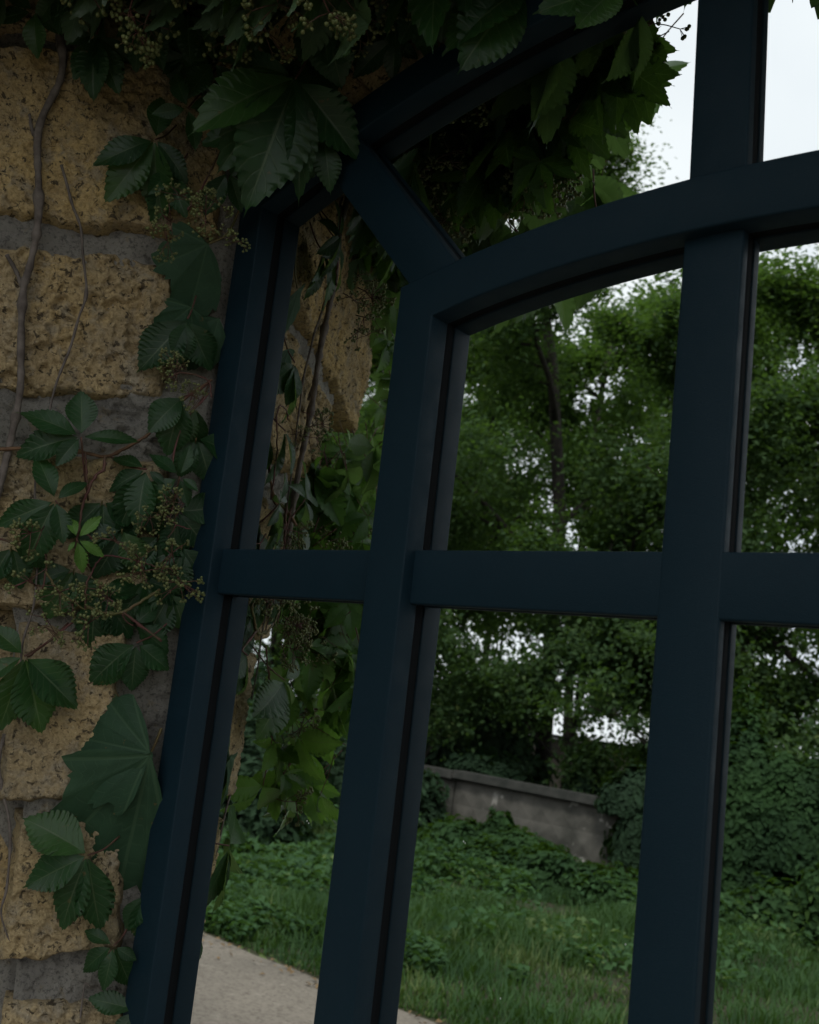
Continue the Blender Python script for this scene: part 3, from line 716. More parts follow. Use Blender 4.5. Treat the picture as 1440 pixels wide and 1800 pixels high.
for (x, y, s_) in [(330, 350, 1), (300, 395, 1), (352, 395, 1.), (395, 415, 1), (425, 425, .9), (375, 345, .8), (290, 420, .8),
                   (325, 648, .8), (300, 668, .8), (352, 705, .7), (355, 740, .8), (330, 690, .6),
                   (78, 925, 1), (112, 965, 1), (128, 1000, 1.1), (60, 1030, 1), (95, 1030, .9), (200, 945, .9), (240, 975, .9), (245, 1010, 1), (290, 965, 1), (300, 1000, 1), (315, 1015, .9),
                   (175, 1030, .9), (190, 1050, .8), (140, 1085, 1), (120, 1060, .8), (75, 1075, .8), (287, 868, .8), (325, 885, .9), (265, 905, .8), (310, 900, .7),
                   (420, 12, 1.1), (450, 35, 1.1), (600, 18, 1), (645, 25, 1), (620, 55, 1), (460, 0, 1.1)]:
    hh = random.uniform(.045, .075) if y > 500 else .1
    if x > 400 and y < 100: hh = .19
    if random.random() < .82: berry(cre, on_wall(x, y, hh), s_*.92)
# ---- grape vine with broad lobed leaves
def lobed_mesh(seed, lobes, mat=M_GRAPE, lo=-165, hi=165):
    """lobes: [(angle deg, length)] outline as seen from the stalk junction"""
    r = random.Random(seed); NA = 150; out_ = []
    for k in range(NA+1):
        a = -165+330*k/NA; best = 0; bd = 180; ax = 0
        for (la_, ll) in lobes:
            d = abs(a-la_); q = ll*max(.36, (math.cos(rad(min(90, d*1.8))))**.8 if d*1.8 < 90 else .36)
            if q > best: best = q
            if d < bd: bd, ax = d, a-la_
        best *= float(sstep(lo-14, lo+8, a)*sstep(hi+14, hi-8, a))*.94+.06
        tooth = ((k*23/NA) % 1.0); best *= 1+.12*tooth-.05; out_.append((a, best, ax))
    V = []; UV = []; S = [0, .15, .3, .45, .6, .75, .88, 1]
    for (a, R_, ax) in out_:
        for s_ in S:
            x, y = R_*s_*math.sin(rad(a)), R_*s_*math.cos(rad(a)); sp = min(1, abs(ax)/30)
            z = .10*sp*s_*R_ - .22*(R_*s_)**2 + .03*math.sin(5*x+seed)*math.cos(6*y) + .010*math.cos(2*math.pi*(s_*7-sp*1.2))*sp*s_
            V.append((x, y, z)); UV.append((.5+.5*max(-1, min(1, R_*s_*math.sin(rad(ax))/.34)), s_*.9))
    i = np.arange(len(V)).reshape(-1, len(S)); Q = np.stack([i[:-1, :-1], i[:-1, 1:], i[1:, 1:], i[1:, :-1]], -1).reshape(-1, 4)[:, ::-1]
    me = mesh_np('leaf', V, Q, mat, uv=UV, smooth=True); return me
gv = empty('grape_vine', wpt(.04, 1.0, .02), 'grape vine with broad dusty lobed leaves pressed between the lower stones and the mirror frame', 'climbing plant')
def gleaf(hub, tip, lobes, h, seed, lo=-165, hi=165, nv=None):
    H = W_(*hub, h); T_ = W_(*tip, max(.01, h-.02)); o = obj('leaf', lobed_mesh(seed, lobes, lo=lo, hi=hi), gv)
    nrm = nv or ((CAM-H).normalized()*.8+WN*.5+Vector((0, 0, .25)))
    o.matrix_basis = Matrix.Translation(-gv.location) @ frame_m(H, T_, nrm); return o
gleaf((264, 1326), (205, 1585), [(-22, .78), (0, 1.0), (30, .8), (75, .55)], .045, 1, -22, 85)
gleaf((262, 1322), (112, 1385), [(-45, .75), (0, 1.0), (34, .85), (70, .8), (92, .55)], .048, 5, -50, 100)
gleaf((365, 430), (330, 560), [(-60, .3), (0, 1.0), (50, .75), (100, .5)], .03, 2, -45, 120)
gleaf((335, 540), (345, 650), [(-50, .4), (0, 1.0), (55, .7), (110, .4)], .03, 3, -45, 120)
gleaf((385, 560), (360, 640), [(-50, .3), (0, 1.0), (55, .6)], .02, 4, -40, 80)
tube_obj('stem', [on_wall(x, y, .022) for x, y in [(264, 1326), (274, 1305), (284, 1280)]], .0014, .0018, M_GREENST, gv, 6)
tube_obj('stem', [on_wall(x, y, .03) for x, y in [(365, 430), (400, 410), (425, 360)]], .0012, .0015, M_GREENST, gv, 6)

# ---- creeper hanging from the arch, in front of the mirror's top
top = empty('virginia_creeper', O+Vector((0, -.3, .95)), 'dense Virginia creeper hanging over the arched top of the mirror', 'climbing plant')
cnt = 0
def clear_view(P, s_, allow_ref=True):
    """keep the hanging mass off what the photograph shows uncovered"""
    d = P-CAM; zz = d.dot(CF)
    if zz < .15: return True
    x = 720+F_PX*d.dot(CR)/zz; y = 900-F_PX*d.dot(CU)/zz; m_ = s_*F_PX/zz
    if x > 1500+m_ or x < -m_: return True
    Q = P - MN*(2*(P-O).dot(MN)); d = Q-CAM; zr = d.dot(CF)
    if zr > .1 and allow_ref:
        xr_ = 720+F_PX*d.dot(CR)/zr; yr_ = 900-F_PX*d.dot(CU)/zr; mr = s_*F_PX/zr*.75
        if xr_+mr > 1200 and xr_-mr < 1480 and yr_+mr > -20: return False
        if 640 < xr_ < 1300 and yr_+mr > np.interp(xr_, [640, 800, 900, 960, 1010, 1060, 1200], [520, 500, 440, 390, 300, 230, 190]): return False
    lim = np.interp(x, [0, 100, 250, 400, 640, 700, 800, 900, 1100, 1200], [60, 55, 55, 75, 110, 100, 85, 45, 20, -20])
    return y+m_*.7 < max(lim, -20)
while cnt < 150:
    xr = random.uniform(-.75, .75); sp = random.uniform(.15, 1.25)
    q = arch_pt(max(-.62, min(.62, xr)), min(sp, 1.0)); P = Vector((CX+xr*1.2, q.y-max(0, sp-1)*.5, q.z-random.uniform(-.25 if sp > 1 else -.0, .10)))
    s_ = random.uniform(.07, .12)
    if not clear_view(P, s_): continue
    dn = Vector((random.uniform(-.5, .5), random.uniform(-.7, .2), -1)); nr = Vector((random.uniform(-.6, .6), -1, random.uniform(-.1, .9)))
    put_leaf(top, P, s_, dn, nr); cnt += 1
cnt = 0; tries = 0  # upper leaves, mostly out of view, added to keep sky light off the arch
while cnt < 110 and tries < 9000:
    tries += 1
    P = O+Vector((random.uniform(-.95, .15), random.uniform(-.55, -.10), random.uniform(.60, 1.05))); s_ = random.uniform(.09, .14)
    if not clear_view(P, s_): continue
    put_leaf(top, P, s_, Vector((random.uniform(-.5, .5), random.uniform(-1, .2), -.6)), Vector((random.uniform(-.5, .5), -.6, random.uniform(.3, 1.2)))); cnt += 1
for k in range(26):
    xr = random.uniform(-.6, .6); q = arch_pt(xr, random.uniform(.5, 1)); P = Vector((q.x, q.y, q.z-random.uniform(.02, .1)))
    if clear_view(P, .04): berry(top, P, 1.1, Vector((0, -.3, -1)))
cnt = 0; tries = 0
while cnt < 70 and tries < 9000:
    tries += 1
    q = arch_pt(random.uniform(-.62, .2), random.uniform(.3, 1.1)); P = q+Vector((0, -.01, random.uniform(-.04, .0))); s_ = random.uniform(.05, .08)
    d = P-CAM; zz = d.dot(CF); x = 720+F_PX*d.dot(CR)/zz; y = 900-F_PX*d.dot(CU)/zz; m_ = s_*F_PX/zz
    if y+m_*.75 > np.interp(x, [440, 650, 800, 900, 1100], [365, 235, 110, 45, -40]): continue
    put_leaf(top, P, s_, Vector((random.uniform(-.8, .8), random.uniform(-.5, .5), -.5)), Vector((random.uniform(-.5, .5), -1, random.uniform(-.6, .6)))); cnt += 1
shade_creeper = empty('virginia_creeper', O+Vector((-.3, -.5, 1.1)), 'Virginia creeper leaves added out of view above the mirror to shade the arch', 'climbing plant')
cnt = 0; tries = 0  # unseen leaves hung forward to darken the outer arch bar
while cnt < 210 and tries < 20000:
    tries += 1
    P = O+Vector((random.uniform(-1.0, .45), random.uniform(-.62, -.12), random.uniform(.62, 1.05))); s_ = random.uniform(.10, .15)
    if not clear_view(P, s_): continue
    put_leaf(shade_creeper, P, s_, Vector((random.uniform(-.5, .5), random.uniform(-1, .2), -.7)), Vector((random.uniform(-.5, .5), -.8, random.uniform(.3, 1.2)))); cnt += 1
for k in range(10):
    xr = -.62+1.24*k/9; a = arch_pt(xr, 1)+Vector((0, -.03, .3)); b_ = arch_pt(max(-.62, min(.62, xr+random.uniform(-.1, .1))), .8)+Vector((0, 0, -.01))
    tube_obj('stem', [a, (a+b_)/2+Vector((random.uniform(-.04, .04), -.04, 0)), b_], .0022, .0012, M_BROWN, top, 5)

# ---- creeper round the outer corner of the wall, seen in the left panes
cor = empty('virginia_creeper', wpt(.42, 1.0, .02), 'Virginia creeper trailing round the outer wall corner, reflected in the left panes', 'climbing plant')
def rwall(x, y, u): # point of the reflected view at distance u along the wall direction plane (perpendicular to WU)
    return rhit(x, y, WP+WU*u, WU)
cnt = 0
spots = []
for k in range(150):
    y = random.uniform(770, 1400); t_ = (y-770)/630
    x = random.uniform(440-30*t_, 690-60*t_); spots.append((x, y, random.uniform(.30, .62)))
for k in range(22): spots.append((random.uniform(450, 560), random.uniform(800, 980), random.uniform(.275, .34)))
for k in range(30): spots.append((random.uniform(650, 705), random.uniform(440, 790), random.uniform(.6, .85)))
for k in range(8): spots.append((random.uniform(560, 640), random.uniform(380, 450), random.uniform(.35, .5)))
for (x, y, u) in spots:
    if x > 470 and y > 1150 and random.random() < .45: continue
    if y < 960 and x < 560 and random.random() < .5: continue
    P = rwall(x, y, u); 
    n_ = (P-WP).dot(WN)
    if n_ < .015: P = P + WN*(.02-n_)
    dn = Vector((random.uniform(-.8, .8), random.uniform(-.8, .4), -1)); nr = Vector((random.uniform(-.4, 1.), random.uniform(-.6, 1), random.uniform(.2, 1.3)))
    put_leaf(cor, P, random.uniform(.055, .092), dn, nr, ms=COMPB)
for (x, y, u) in [(455, 930, .3), (560, 935, .4), (590, 930, .45), (480, 1090, .35), (520, 1080, .38), (560, 1110, .4), (590, 1120, .42), (450, 1130, .33), (600, 1160, .5), (430, 1250, .35), (460, 1300, .4), (400, 1390, .35), (520, 1240, .45), (640, 820, .6), (655, 890, .6)]:
    P = rwall(x, y, u); n_ = (P-WP).dot(WN); P = P + WN*max(0, .03-n_); berry(cor, P, 1.1)
for k in range(5):
    y0 = 900+k*70; pts = [rwall(500+random.uniform(0, 60), y0, .34), rwall(540, y0+random.uniform(-30, 60), .4), rwall(620+random.uniform(-30, 30), y0+random.uniform(0, 110), .5)]
    tube_obj('stem', pts, .0018, .0012, random.choice((M_RED, M_BROWN)), cor, 5, per=6)
# ---- sprays seen reflected below the arch: they hang from the arch in front of the mirror
han = empty('virginia_creeper', O+Vector((-.3, -.45, .8)), 'backlit Virginia creeper spray seen reflected against the sky below the arch', 'climbing plant')
def rdep(x, y, Y): return rhit(x, y, O+Vector((0, Y, 0)), Vector((0, 1, 0)))
def visible_ok(P, s_):
    return clear_view(P, s_)
k = 0; tries = 0
while k < 150 and tries < 20000:
    tries += 1
    x = random.uniform(560, 1185); yt = 470-(x-560)*.74; yb = 470-(x-640)*.50 if x < 1000 else 290-(x-1000)*.22
    if x > 1040: yb = 215
    y = random.uniform(yt-40, yb-20); Y = random.uniform(-.36, -.12)
    P = rdep(x, y, Y); s_ = random.uniform(.055, .085)
    if not clear_view(P, s_): continue
    dn = Vector((random.uniform(-.5, .5), random.uniform(-.4, .4), -1)); nr = Vector((random.uniform(-.7, .7), 1, random.uniform(-.3, .8)))
    put_leaf(han, P, s_, dn, nr); k += 1
for k in range(30):
    x = random.uniform(760, 1010); y = random.uniform(250, 400) - (x-760)*.25
    P = rdep(x, y, random.uniform(-.3, -.15))
    if clear_view(P, .03): berry(han, P, random.uniform(.9, 1.3), Vector((random.uniform(-.5, .5), .3, -1)))
for pts in [[(1060, 120), (1085, 170), (1100, 205), (1112, 270), (1125, 335)], [(1112, 270), (1140, 276), (1160, 278)], [(780, 200), (780, 260), (790, 330)], [(860, 150), (870, 220), (885, 270), (850, 275)], [(930, 140), (950, 190), (990, 220)], [(800, 240), (830, 235), (860, 280)]]:
    P = [rdep(x, y, -.22) for x, y in pts]
    if all(clear_view(p, .0) for p in P): tube_obj('stem', P, .0012, .0009, M_RED, han, 5)
for (hx, hy, tips) in [(1160, 275, [(1152, 250), (1178, 300), (1140, 335)])]:
    H = rdep(hx, hy, -.22)
    if clear_view(H, .02):
        for (a, c_) in tips:
            o = obj('leaf', random.choice(LFL), han); o.matrix_basis = Matrix.Translation(-han.location) @ frame_m(H, rdep(a, c_, -.22), Vector((.3, 1, .3)))

# ============================================================ the garden in front of the mirror (seen reflected)
def leafcloud(name, P, Nn, size, tint, mat, parent=None, elong=1.25):
    """P points, Nn rough normals: every point gets one folded leaf of two triangles"""
    k = len(P); a = rng.randn(k, 3); a -= Nn*(a*Nn).sum(1)[:, None]; a /= np.linalg.norm(a, axis=1)[:, None]+1e-9
    b_ = np.cross(Nn, a); s_ = size[:, None]
    V = np.empty((k, 4, 3)); V[:, 0] = P-a*s_*.5*elong; V[:, 1] = P+b_*s_*.36+Nn*s_*.12; V[:, 2] = P+a*s_*.5*elong-Nn*s_*.15; V[:, 3] = P-b_*s_*.36+Nn*s_*.12
    i = np.arange(k)*4; T = np.empty((k, 2, 3), np.int64); T[:, 0] = np.stack([i, i+1, i+2], 1); T[:, 1] = np.stack([i, i+2, i+3], 1)
    return mesh_np(name, V.reshape(-1, 3), T.reshape(-1, 3), mat, attr=np.repeat(tint, 4))
def unit(v): return v/(np.linalg.norm(v, axis=-1, keepdims=True)+1e-9)
def tree(x, y, H, R_, seed, n_leaf, label, z0=0., crown_base=.3, lean=(0, 0), leaf=.064, tr=.11, group='broad-leaved trees behind the fence', tint0=.5):
    r = random.Random(seed); rs = np.random.RandomState(seed)
    t_ = empty('broadleaf_tree', Vector((x, y, z0)), label, 'tree', group)
    segs = []; ends = []
    def grow(p, d, L, rad_, lev):
        pts = [p]; q = p.copy(); dd = d.copy(); kk = 5
        for i_ in range(kk):
            dd = (dd+Vector((r.uniform(-1, 1), r.uniform(-1, 1), r.uniform(-.4, .8)))*(.10 if lev == 0 else .22)).normalized(); q = q+dd*L/kk; pts.append(q.copy())
        segs.append((pts, rad_, rad_*.5, lev))
        if lev >= 2:
            for i_ in range(2, kk+1): ends.append(pts[i_])
        if lev <= 1: ends.append(pts[kk]); ends.append(pts[kk])
        if lev < 3:
            nb = (8, 5, 4)[lev]
            for j in range(nb):
                f = (crown_base if lev == 0 else .25)+(1-(crown_base if lev == 0 else .25))*(j+r.random()*.6)/nb
                f = min(f, .98); ii = f*kk; i0 = int(ii); pp = pts[i0].lerp(pts[min(i0+1, kk)], ii-i0)
                an = j*2.4+r.uniform(-.5, .5); side = Vector((math.cos(an), math.sin(an), 0))
                nd = (dd*.35+side*(1 if lev == 0 else .8)+Vector((0, 0, .35))).normalized() if lev == 0 else (dd*.6+Vector((r.uniform(-1, 1), r.uniform(-1, 1), r.uniform(-.5, .7)))).normalized()
                LL = R_*(1.05-.55*f)*r.uniform(.7, 1.15) if lev == 0 else L*r.uniform(.38, .6)
                grow(pp, nd, LL, rad_*(.45 if lev == 0 else .5), lev+1)
    grow(Vector((0, 0, 0)), Vector((lean[0], lean[1], 1)).normalized(), H*.92, tr, 0)
    V, Fc = [], []
    for pts, a, b_, lev in segs:
        if lev == 3: continue
        v, f = tube(pts, a, max(b_, .004), (8, 6, 4)[lev]); b0 = len(V); V += v; Fc += [tuple(q+b0 for q in g) for g in f]
        if lev == 0: trunk_n = len(Fc)
    me = mesh_np('trunk', V, Fc, M_BARK, smooth=True); obj('trunk', me, t_)
    E = np.array([tuple(p) for p in ends]); ci = rs.randint(0, len(E), n_leaf)
    ctint = rs.rand(len(E))*.7+.1
    spread = np.minimum(rs.gamma(2.0, .5, n_leaf), 2.3)*.215*max(.7, R_/2.2)
    off = unit(rs.randn(n_leaf, 3)*np.array([1, 1, .6])); P = E[ci]+off*spread[:, None]
    P[:, 2] -= rs.rand(n_leaf)*.08
    c_ = np.array([lean[0]*H*.5, lean[1]*H*.5, H*.6]); outn = unit(P-c_)
    nn = unit(outn*.5+np.array([0, 0, .8])+rs.randn(n_leaf, 3)*.55)
    tint = np.clip(ctint[ci]+rs.randn(n_leaf)*.13+.1*(tint0-.5), 0, 1)
    me = leafcloud('crown', P, nn, leaf*(.6+.8*rs.rand(n_leaf)), tint, M_TREE); obj('crown', me, t_)
    return t_
G0 = lambda x, y: rhit(x, y, Vector((0, 0, 0)), Vector((0, 0, 1)))
tree(-8.0, -12.4, 13.4, 3.3, 3, 90000, 'tall dark tree with two forked trunks and sky showing through, in the centre pane', crown_base=.16, tr=.13)
tree(-5.9, -12.2, 8.2, 2.6, 5, 62000, 'slimmer dark tree with an arching trunk just behind the fence, right of the forked tree', crown_base=.12, lean=(.05, 0))
tree(-3.9, -12.8, 8.9, 2.9, 8, 62000, 'light green tree reflected in the right-hand pane above the ivy column', crown_base=.15, tint0=.9)
tree(-11.6, -13.0, 11.6, 3.3, 12, 62000, 'tall tree whose pale green top shows against the sky under the arch', crown_base=.15, tint0=.8)
tree(-14.8, -12.5, 9.5, 3.4, 15, 42000, 'dark tree standing left of the others behind the ivy bank', crown_base=.12, leaf=.11)
tree(-11.0, -18.0, 12.5, 3.8, 21, 36000, 'far tree filling the gap behind the forked tree', crown_base=.15, leaf=.12)
tree(-8.0, -18.5, 11.5, 3.6, 24, 32000, 'far tree showing between the forked tree and the slim one', crown_base=.15, leaf=.12)
tree(-15, -20, 11, 4, 27, 24000, 'far tall tree behind the left group', crown_base=.15, leaf=.13)
tree(-.6, -13.5, 8.0, 3, 31, 20000, 'tree to the right of the light green tree behind the fence', crown_base=.15, leaf=.11)
for k_, (x, y, H, R_, sd_, nl, lb) in enumerate([(-7.0, -11.3, 4.8, 2.0, 41, 32000, 'young leafy tree crowding the fence between the two large trunks'), (-9.9, -11.4, 5.2, 2.3, 43, 34000, 'young dark tree over the left end of the fence'),
    (-4.9, -11.2, 4.3, 1.8, 45, 26000, 'slight young tree between the slim trunk and the ivy column'), (-2.4, -11.5, 4.6, 1.9, 47, 26000, 'young tree behind the light shrub at the right edge'), (-12.5, -10.8, 5.5, 2.2, 49, 24000, 'young dark tree standing behind the ivy bank')]):
    tree(x, y, H, R_, sd_, nl, lb, crown_base=.08, tr=.05, group='young trees along the fence', tint0=.2)
# fence with pyramid-faced panels and a coping
FY = -10.0
fence = empty('concrete_fence', Vector((-8, FY, 0)), 'low grey concrete fence with faceted panels, flaking paint and a dark coping', 'fence')
def pyr(x0, x1, z0, z1):
    V = []; Fc = []; nu = 8; nv = 3; dx = (x1-x0)/nu; dz = (z1-z0)/nv
    for a in range(nu):
        for c_ in range(nv):
            b0 = len(V); xa, za = x0+a*dx, z0+c_*dz
            V += [(xa, 0, za), (xa+dx, 0, za), (xa+dx, 0, za+dz), (xa, 0, za+dz), (xa+dx/2, .018, za+dz/2)]
            Fc += [(b0, b0+1, b0+4), (b0+1, b0+2, b0+4), (b0+2, b0+3, b0+4), (b0+3, b0, b0+4)]
    b0 = len(V); V += [(x0, 0, z0), (x1, 0, z0), (x1, 0, z1), (x0, 0, z1), (x0, -.1, z0), (x1, -.1, z0), (x1, -.1, z1), (x0, -.1, z1)]
    Fc += [(b0, b0+4, b0+5, b0+1), (b0+1, b0+5, b0+6, b0+2), (b0+2, b0+6, b0+7, b0+3), (b0+3, b0+7, b0+4, b0), (b0+4, b0+7, b0+6, b0+5)]
    me = mesh_np('panel', V, Fc, M_CONC); return me
def boxm(name, x0, x1, y0, y1, z0, z1, mat, bev=0):
    bm = bmesh.new(); bmesh.ops.create_cube(bm, size=1)
    for v in bm.verts: v.co = Vector(((x0+x1)/2+v.co.x*(x1-x0), (y0+y1)/2+v.co.y*(y1-y0), (z0+z1)/2+v.co.z*(z1-z0)))
    if bev: bmesh.ops.bevel(bm, geom=bm.edges[:], offset=bev, segments=2, affect='EDGES')
    me = bpy.data.meshes.new(name); bm.to_mesh(me); bm.free(); me.materials.append(mat); return me
PW = 2.4; pm = pyr(.01, PW-.01, -.1, .82)
for k in range(10):
    xx = -18+k*PW+.6; obj('panel', pm, fence, Vector((xx+8, .0, random.uniform(-.015, .015))))
    obj('coping', boxm('coping', .004, PW-.004, -.14, .10, .825, .93, M_COPE, .01), fence, Vector((xx+8, .0, random.uniform(-.012, .012))))
# low plastered building behind
bd = empty('low_building', Vector((-8, -14.2, 0)), 'low pale plastered building glimpsed between the trunks behind the fence', 'building')
obj('wall', boxm('wall', -5.5, 4.2, -3, 0, 0, 1.52, M_PLAST, .01), bd)
obj('roof', boxm('roof', -5.8, 4.5, -3.2, .2, 1.522, 1.58, M_ROOF, .01), bd)
def blob_points(k, c_, rx, ry, rz, seed, jit=.12, low=-.1):
    rs = np.random.RandomState(seed); d = unit(rs.randn(k, 3)); d[:, 2] = np.abs(d[:, 2])*1.0+low*0
    nz_ = 1+.28*fbm(d*1.7+seed, 3, seed)+.12*fbm(d*5+seed, 2, seed+4)
    P = d*np.array([rx, ry, rz])*nz_[:, None]*(1-jit*rs.rand(k))[:, None]; nn = unit(d/np.array([rx, ry, rz])+np.array([0, 0, .25])+rs.randn(k, 3)*.35)
    return P, nn
def shrub(name, label, cat, loc, parts, size, mat, seed, group=None, tint=(.0, .8)):
    o = empty(name, Vector(loc), label, cat, group); Ps, Ns = [], []
    for j, (cx, cy_, cz, rx, ry, rz, k) in enumerate(parts):
        P, nn = blob_points(k, None, rx, ry, rz, seed+j*3, .35); Ps.append(P+np.array([cx, cy_, cz])); Ns.append(nn)
    P = np.vstack(Ps); nn = np.vstack(Ns); k = len(P); rs = np.random.RandomState(seed)
    ti = np.clip(tint[0]+(tint[1]-tint[0])*(.5+.5*fbm(P*2.2, 2, seed))+rs.randn(k)*.13, 0, 1)
    obj('foliage', leafcloud('foliage', P, nn, size*(.6+.8*rs.rand(k)), ti, mat), o)
    V, Fc = [], []
    for j in range(7):
        a = rs.rand(3)-.5; cx, cy_, cz, rx, ry, rz, _ = parts[j % len(parts)]
        v, f = tube(spline([(cx*.3, cy_*.3, -.05), (cx+a[0]*rx*.5, cy_+a[1]*ry*.5, (cz+rz)*.4), (cx+a[0]*rx, cy_+a[1]*ry, (cz+rz)*.75)], 4), .03, .01, 5)
        b0 = len(V); V += v; Fc += [tuple(q+b0 for q in g) for g in f]
    obj('stem', mesh_np('stem', V, Fc, M_BARK), o); return o
shrub('ivy_bank', 'dark ivy-covered bank rising to the left of the fence, above the grass', 'ivy', (-8.9, -7.15, 0),
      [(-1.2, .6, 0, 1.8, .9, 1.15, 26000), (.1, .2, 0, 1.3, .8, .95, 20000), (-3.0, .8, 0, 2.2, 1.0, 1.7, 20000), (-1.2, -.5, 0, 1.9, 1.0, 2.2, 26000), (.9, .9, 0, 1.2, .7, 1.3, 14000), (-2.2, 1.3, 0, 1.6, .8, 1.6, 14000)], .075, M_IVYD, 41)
shrub('ivy_column', 'tall column of dark ivy smothering the fence in the right-hand pane', 'ivy', (-4.0, -9.9, 0),
      [(0, .1, .1, .62, .45, 1.75, 20000), (.45, 0, .6, .8, .5, 1.15, 18000), (-.35, .1, 0, .4, .35, 1.3, 9000), (1.2, -.1, .7, .9, .5, 1.1, 12000)], .065, M_IVY, 47)
shrub('bush', 'rounded leafy bush standing against the grey fence in the centre pane', 'bush', (-6.1, -9.2, 0),
      [(0, .2, 0, .75, .5, .42, 6500), (.6, .5, 0, .6, .4, .28, 5500), (-.7, .2, 0, .6, .5, .42, 5000), (-.2, .3, .1, .25, .2, .55, 1500)], .085, M_IVY, 53, tint=(.2, .9))
shrub('bush', 'light leafy shrub at the foot of the fence in the right-hand pane', 'bush', (-3.1, -9.1, 0),
      [(0, 0, 0, .7, .4, .5, 2800), (.5, .1, .2, .5, .4, .75, 2200), (-.5, .2, 0, .5, .3, .35, 2200)], .07, M_IVY, 59, tint=(.4, 1))
shrub('bush', 'dark bush crowding the left end of the grey fence', 'bush', (-8.4, -9.4, 0),
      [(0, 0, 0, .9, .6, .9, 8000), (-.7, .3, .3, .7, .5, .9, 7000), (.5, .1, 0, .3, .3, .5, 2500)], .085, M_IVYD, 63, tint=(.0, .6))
shrub('bush', 'wide low mound of leafy growth in the grass before the fence, centre pane', 'bush', (-5.0, -8.2, 0),
      [(0, 0, 0, .85, .5, .48, 6500), (-.8, .1, 0, .6, .45, .36, 4500), (.7, .1, 0, .5, .4, .38, 3500)], .07, M_IVY, 83, tint=(.15, .8))
shrub('ivy_curtain', 'dark ivy hanging over the fence between bush and ivy column', 'ivy', (-5.0, -10.0, 0),
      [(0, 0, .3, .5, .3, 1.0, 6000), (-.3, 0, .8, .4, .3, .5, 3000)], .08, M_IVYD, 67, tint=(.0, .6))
shrub('hedge', 'dense dark undergrowth behind the fence below the trees', 'undergrowth', (-9.5, -11.6, 0),
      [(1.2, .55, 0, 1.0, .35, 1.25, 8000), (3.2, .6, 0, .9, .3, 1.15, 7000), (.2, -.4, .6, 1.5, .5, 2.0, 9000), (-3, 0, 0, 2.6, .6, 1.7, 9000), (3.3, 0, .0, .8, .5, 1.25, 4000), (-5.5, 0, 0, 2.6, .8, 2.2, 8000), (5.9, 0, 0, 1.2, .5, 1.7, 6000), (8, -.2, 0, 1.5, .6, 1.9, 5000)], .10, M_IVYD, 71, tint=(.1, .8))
# grass
k = 230000
X = -14+13.6*rng.rand(k); Y = ROAD_Y-.02-6.3*rng.rand(k)**1.25
den = fbm(np.stack([X*1.1, Y*1.1, X*0], -1), 3, 77); keep = rng.rand(k) < .75+.4*den; X, Y, den = X[keep], Y[keep], den[keep]; k = len(X)
e_ = road_edge(X); ok = Y < e_-.01; X, Y, den = X[ok], Y[ok], den[ok]; k = len(X)
Hh = (.045+.11*rng.rand(k)**1.5)*np.clip(1+1.1*den, .3, 2.2)*(.55+.45*sstep(0, .5, ROAD_Y-Y)); an = rng.rand(k)*6.283; ln = Hh*(.25+.7*rng.rand(k)); wd = .003+.004*rng.rand(k)
base = np.stack([X, Y, zg(X, Y)-.01], -1); d = np.stack([np.cos(an), np.sin(an), an*0], -1); sdv = np.stack([-np.sin(an), np.cos(an), an*0], -1)
V = np.empty((k, 5, 3)); up = np.array([0, 0, 1.])
V[:, 0] = base-sdv*wd[:, None]; V[:, 1] = base+sdv*wd[:, None]; mid_ = base+up*(Hh*.6)[:, None]+d*(ln*.3)[:, None]
V[:, 2] = mid_+sdv*(wd*.8)[:, None]; V[:, 3] = mid_-sdv*(wd*.8)[:, None]; V[:, 4] = base+up*Hh[:, None]+d*ln[:, None]
i = np.arange(k)*5; T = np.stack([i, i+1, i+2, i, i+2, i+3, i+3, i+2, i+4], 1).reshape(-1, 3)
ti = np.clip(.42+.6*fbm(np.stack([X*1.5, Y*1.5, X*0+3], -1), 4, 5)+rng.randn(k)*.2, 0, 1)
tag(obj('grass', mesh_np('grass', V.reshape(-1, 3), T, M_GRASS, attr=np.repeat(ti, 5))), 'long uneven green grass on the verge beside the road', 'grass', kind='stuff')
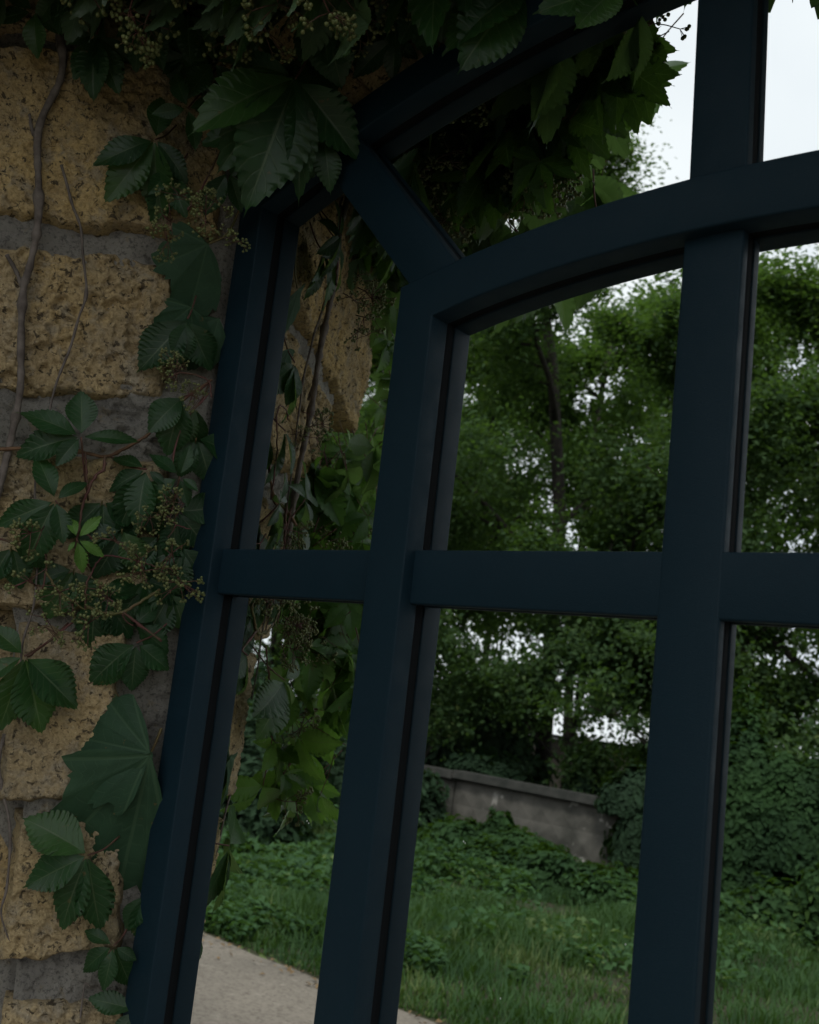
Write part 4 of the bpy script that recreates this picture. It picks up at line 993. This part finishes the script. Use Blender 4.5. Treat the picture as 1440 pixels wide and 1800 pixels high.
# weeds and ground cover
def weeds(name, k, xr, yr, hmax, size, seed, lab, tint, mat=M_WEED, thr=-.1):
    rs = np.random.RandomState(seed); X = xr[0]+(xr[1]-xr[0])*rs.rand(k); Y = yr[0]+(yr[1]-yr[0])*rs.rand(k)
    dn = fbm(np.stack([X*1.6, Y*1.6, X*0+seed], -1), 3, seed); ok = (dn > thr) & (Y < road_edge(X)-.02); X, Y, dn = X[ok], Y[ok], dn[ok]; k = len(X)
    hh = hmax*(.35+.65*np.clip(dn+.5, 0, 1.2))*rs.rand(k)**.6
    P = np.stack([X, Y, zg(X, Y)+hh], -1); nn = unit(np.array([0, -.0, 1])+rs.randn(k, 3)*.45)
    ti = np.clip(tint+.4*fbm(np.stack([X*3, Y*3, X*0], -1), 2, seed)+rs.randn(k)*.16, 0, 1)
    tag(obj(name, leafcloud(name, P, nn, size*(.5+rs.rand(k)), ti, mat)), lab, 'ground cover', kind='stuff')
weeds('roadside_weeds', 30000, (-9, -2.6), (-5.0, ROAD_Y), .17, .045, 91, 'low leafy weeds spilling onto the edge of the road', .45)
weeds('verge_weeds', 30000, (-13, -5.0), (-8.0, -4.8), .22, .06, 92, 'leafy weeds and nettles in the grass below the ivy bank', .4, thr=.0)
weeds('clover_patch', 16000, (-9, -1.5), (-9.8, -5.8), .18, .05, 93, 'patches of broad-leaved weeds in the long grass', .55, thr=.22)
wp_ = G0(968, 1688)
weeds('yellow_weeds', 420, (wp_.x-.35, wp_.x+.3), (wp_.y-.2, wp_.y+.2), .22, .06, 97, 'bright yellow-green weeds in the long grass of the centre pane', .97, thr=-1)
weeds('tall_weeds', 15000, (-9, -1.5), (-9.6, -4.4), .30, .05, 98, 'taller weeds standing in clumps above the grass', .5, thr=.33)
weeds('fallen_leaves', 500, (-6, -1.5), (ROAD_Y-.1, ROAD_Y+.02), .01, .03, 94, 'yellowed leaves at the road edge', .98, thr=-.4)
# leaf litter on the road border
rs = np.random.RandomState(5); k = 170; X = -6+5.5*rs.rand(k); Y = road_edge(X)+rs.gamma(1.3, .10, k)
P = np.stack([X, Y, .012+.01*rs.rand(k)], -1)
tag(obj('leaf_litter', leafcloud('leaf_litter', P, unit(np.array([0, 0, 1])+rs.randn(k, 3)*.3), .015+.025*rs.rand(k), rs.rand(k), plain('dry_leaf', (.20, .13, .06), .8, (.12, .08, .045), 20))), 'brown leaf litter along the edge of the road', 'leaf litter', kind='stuff')
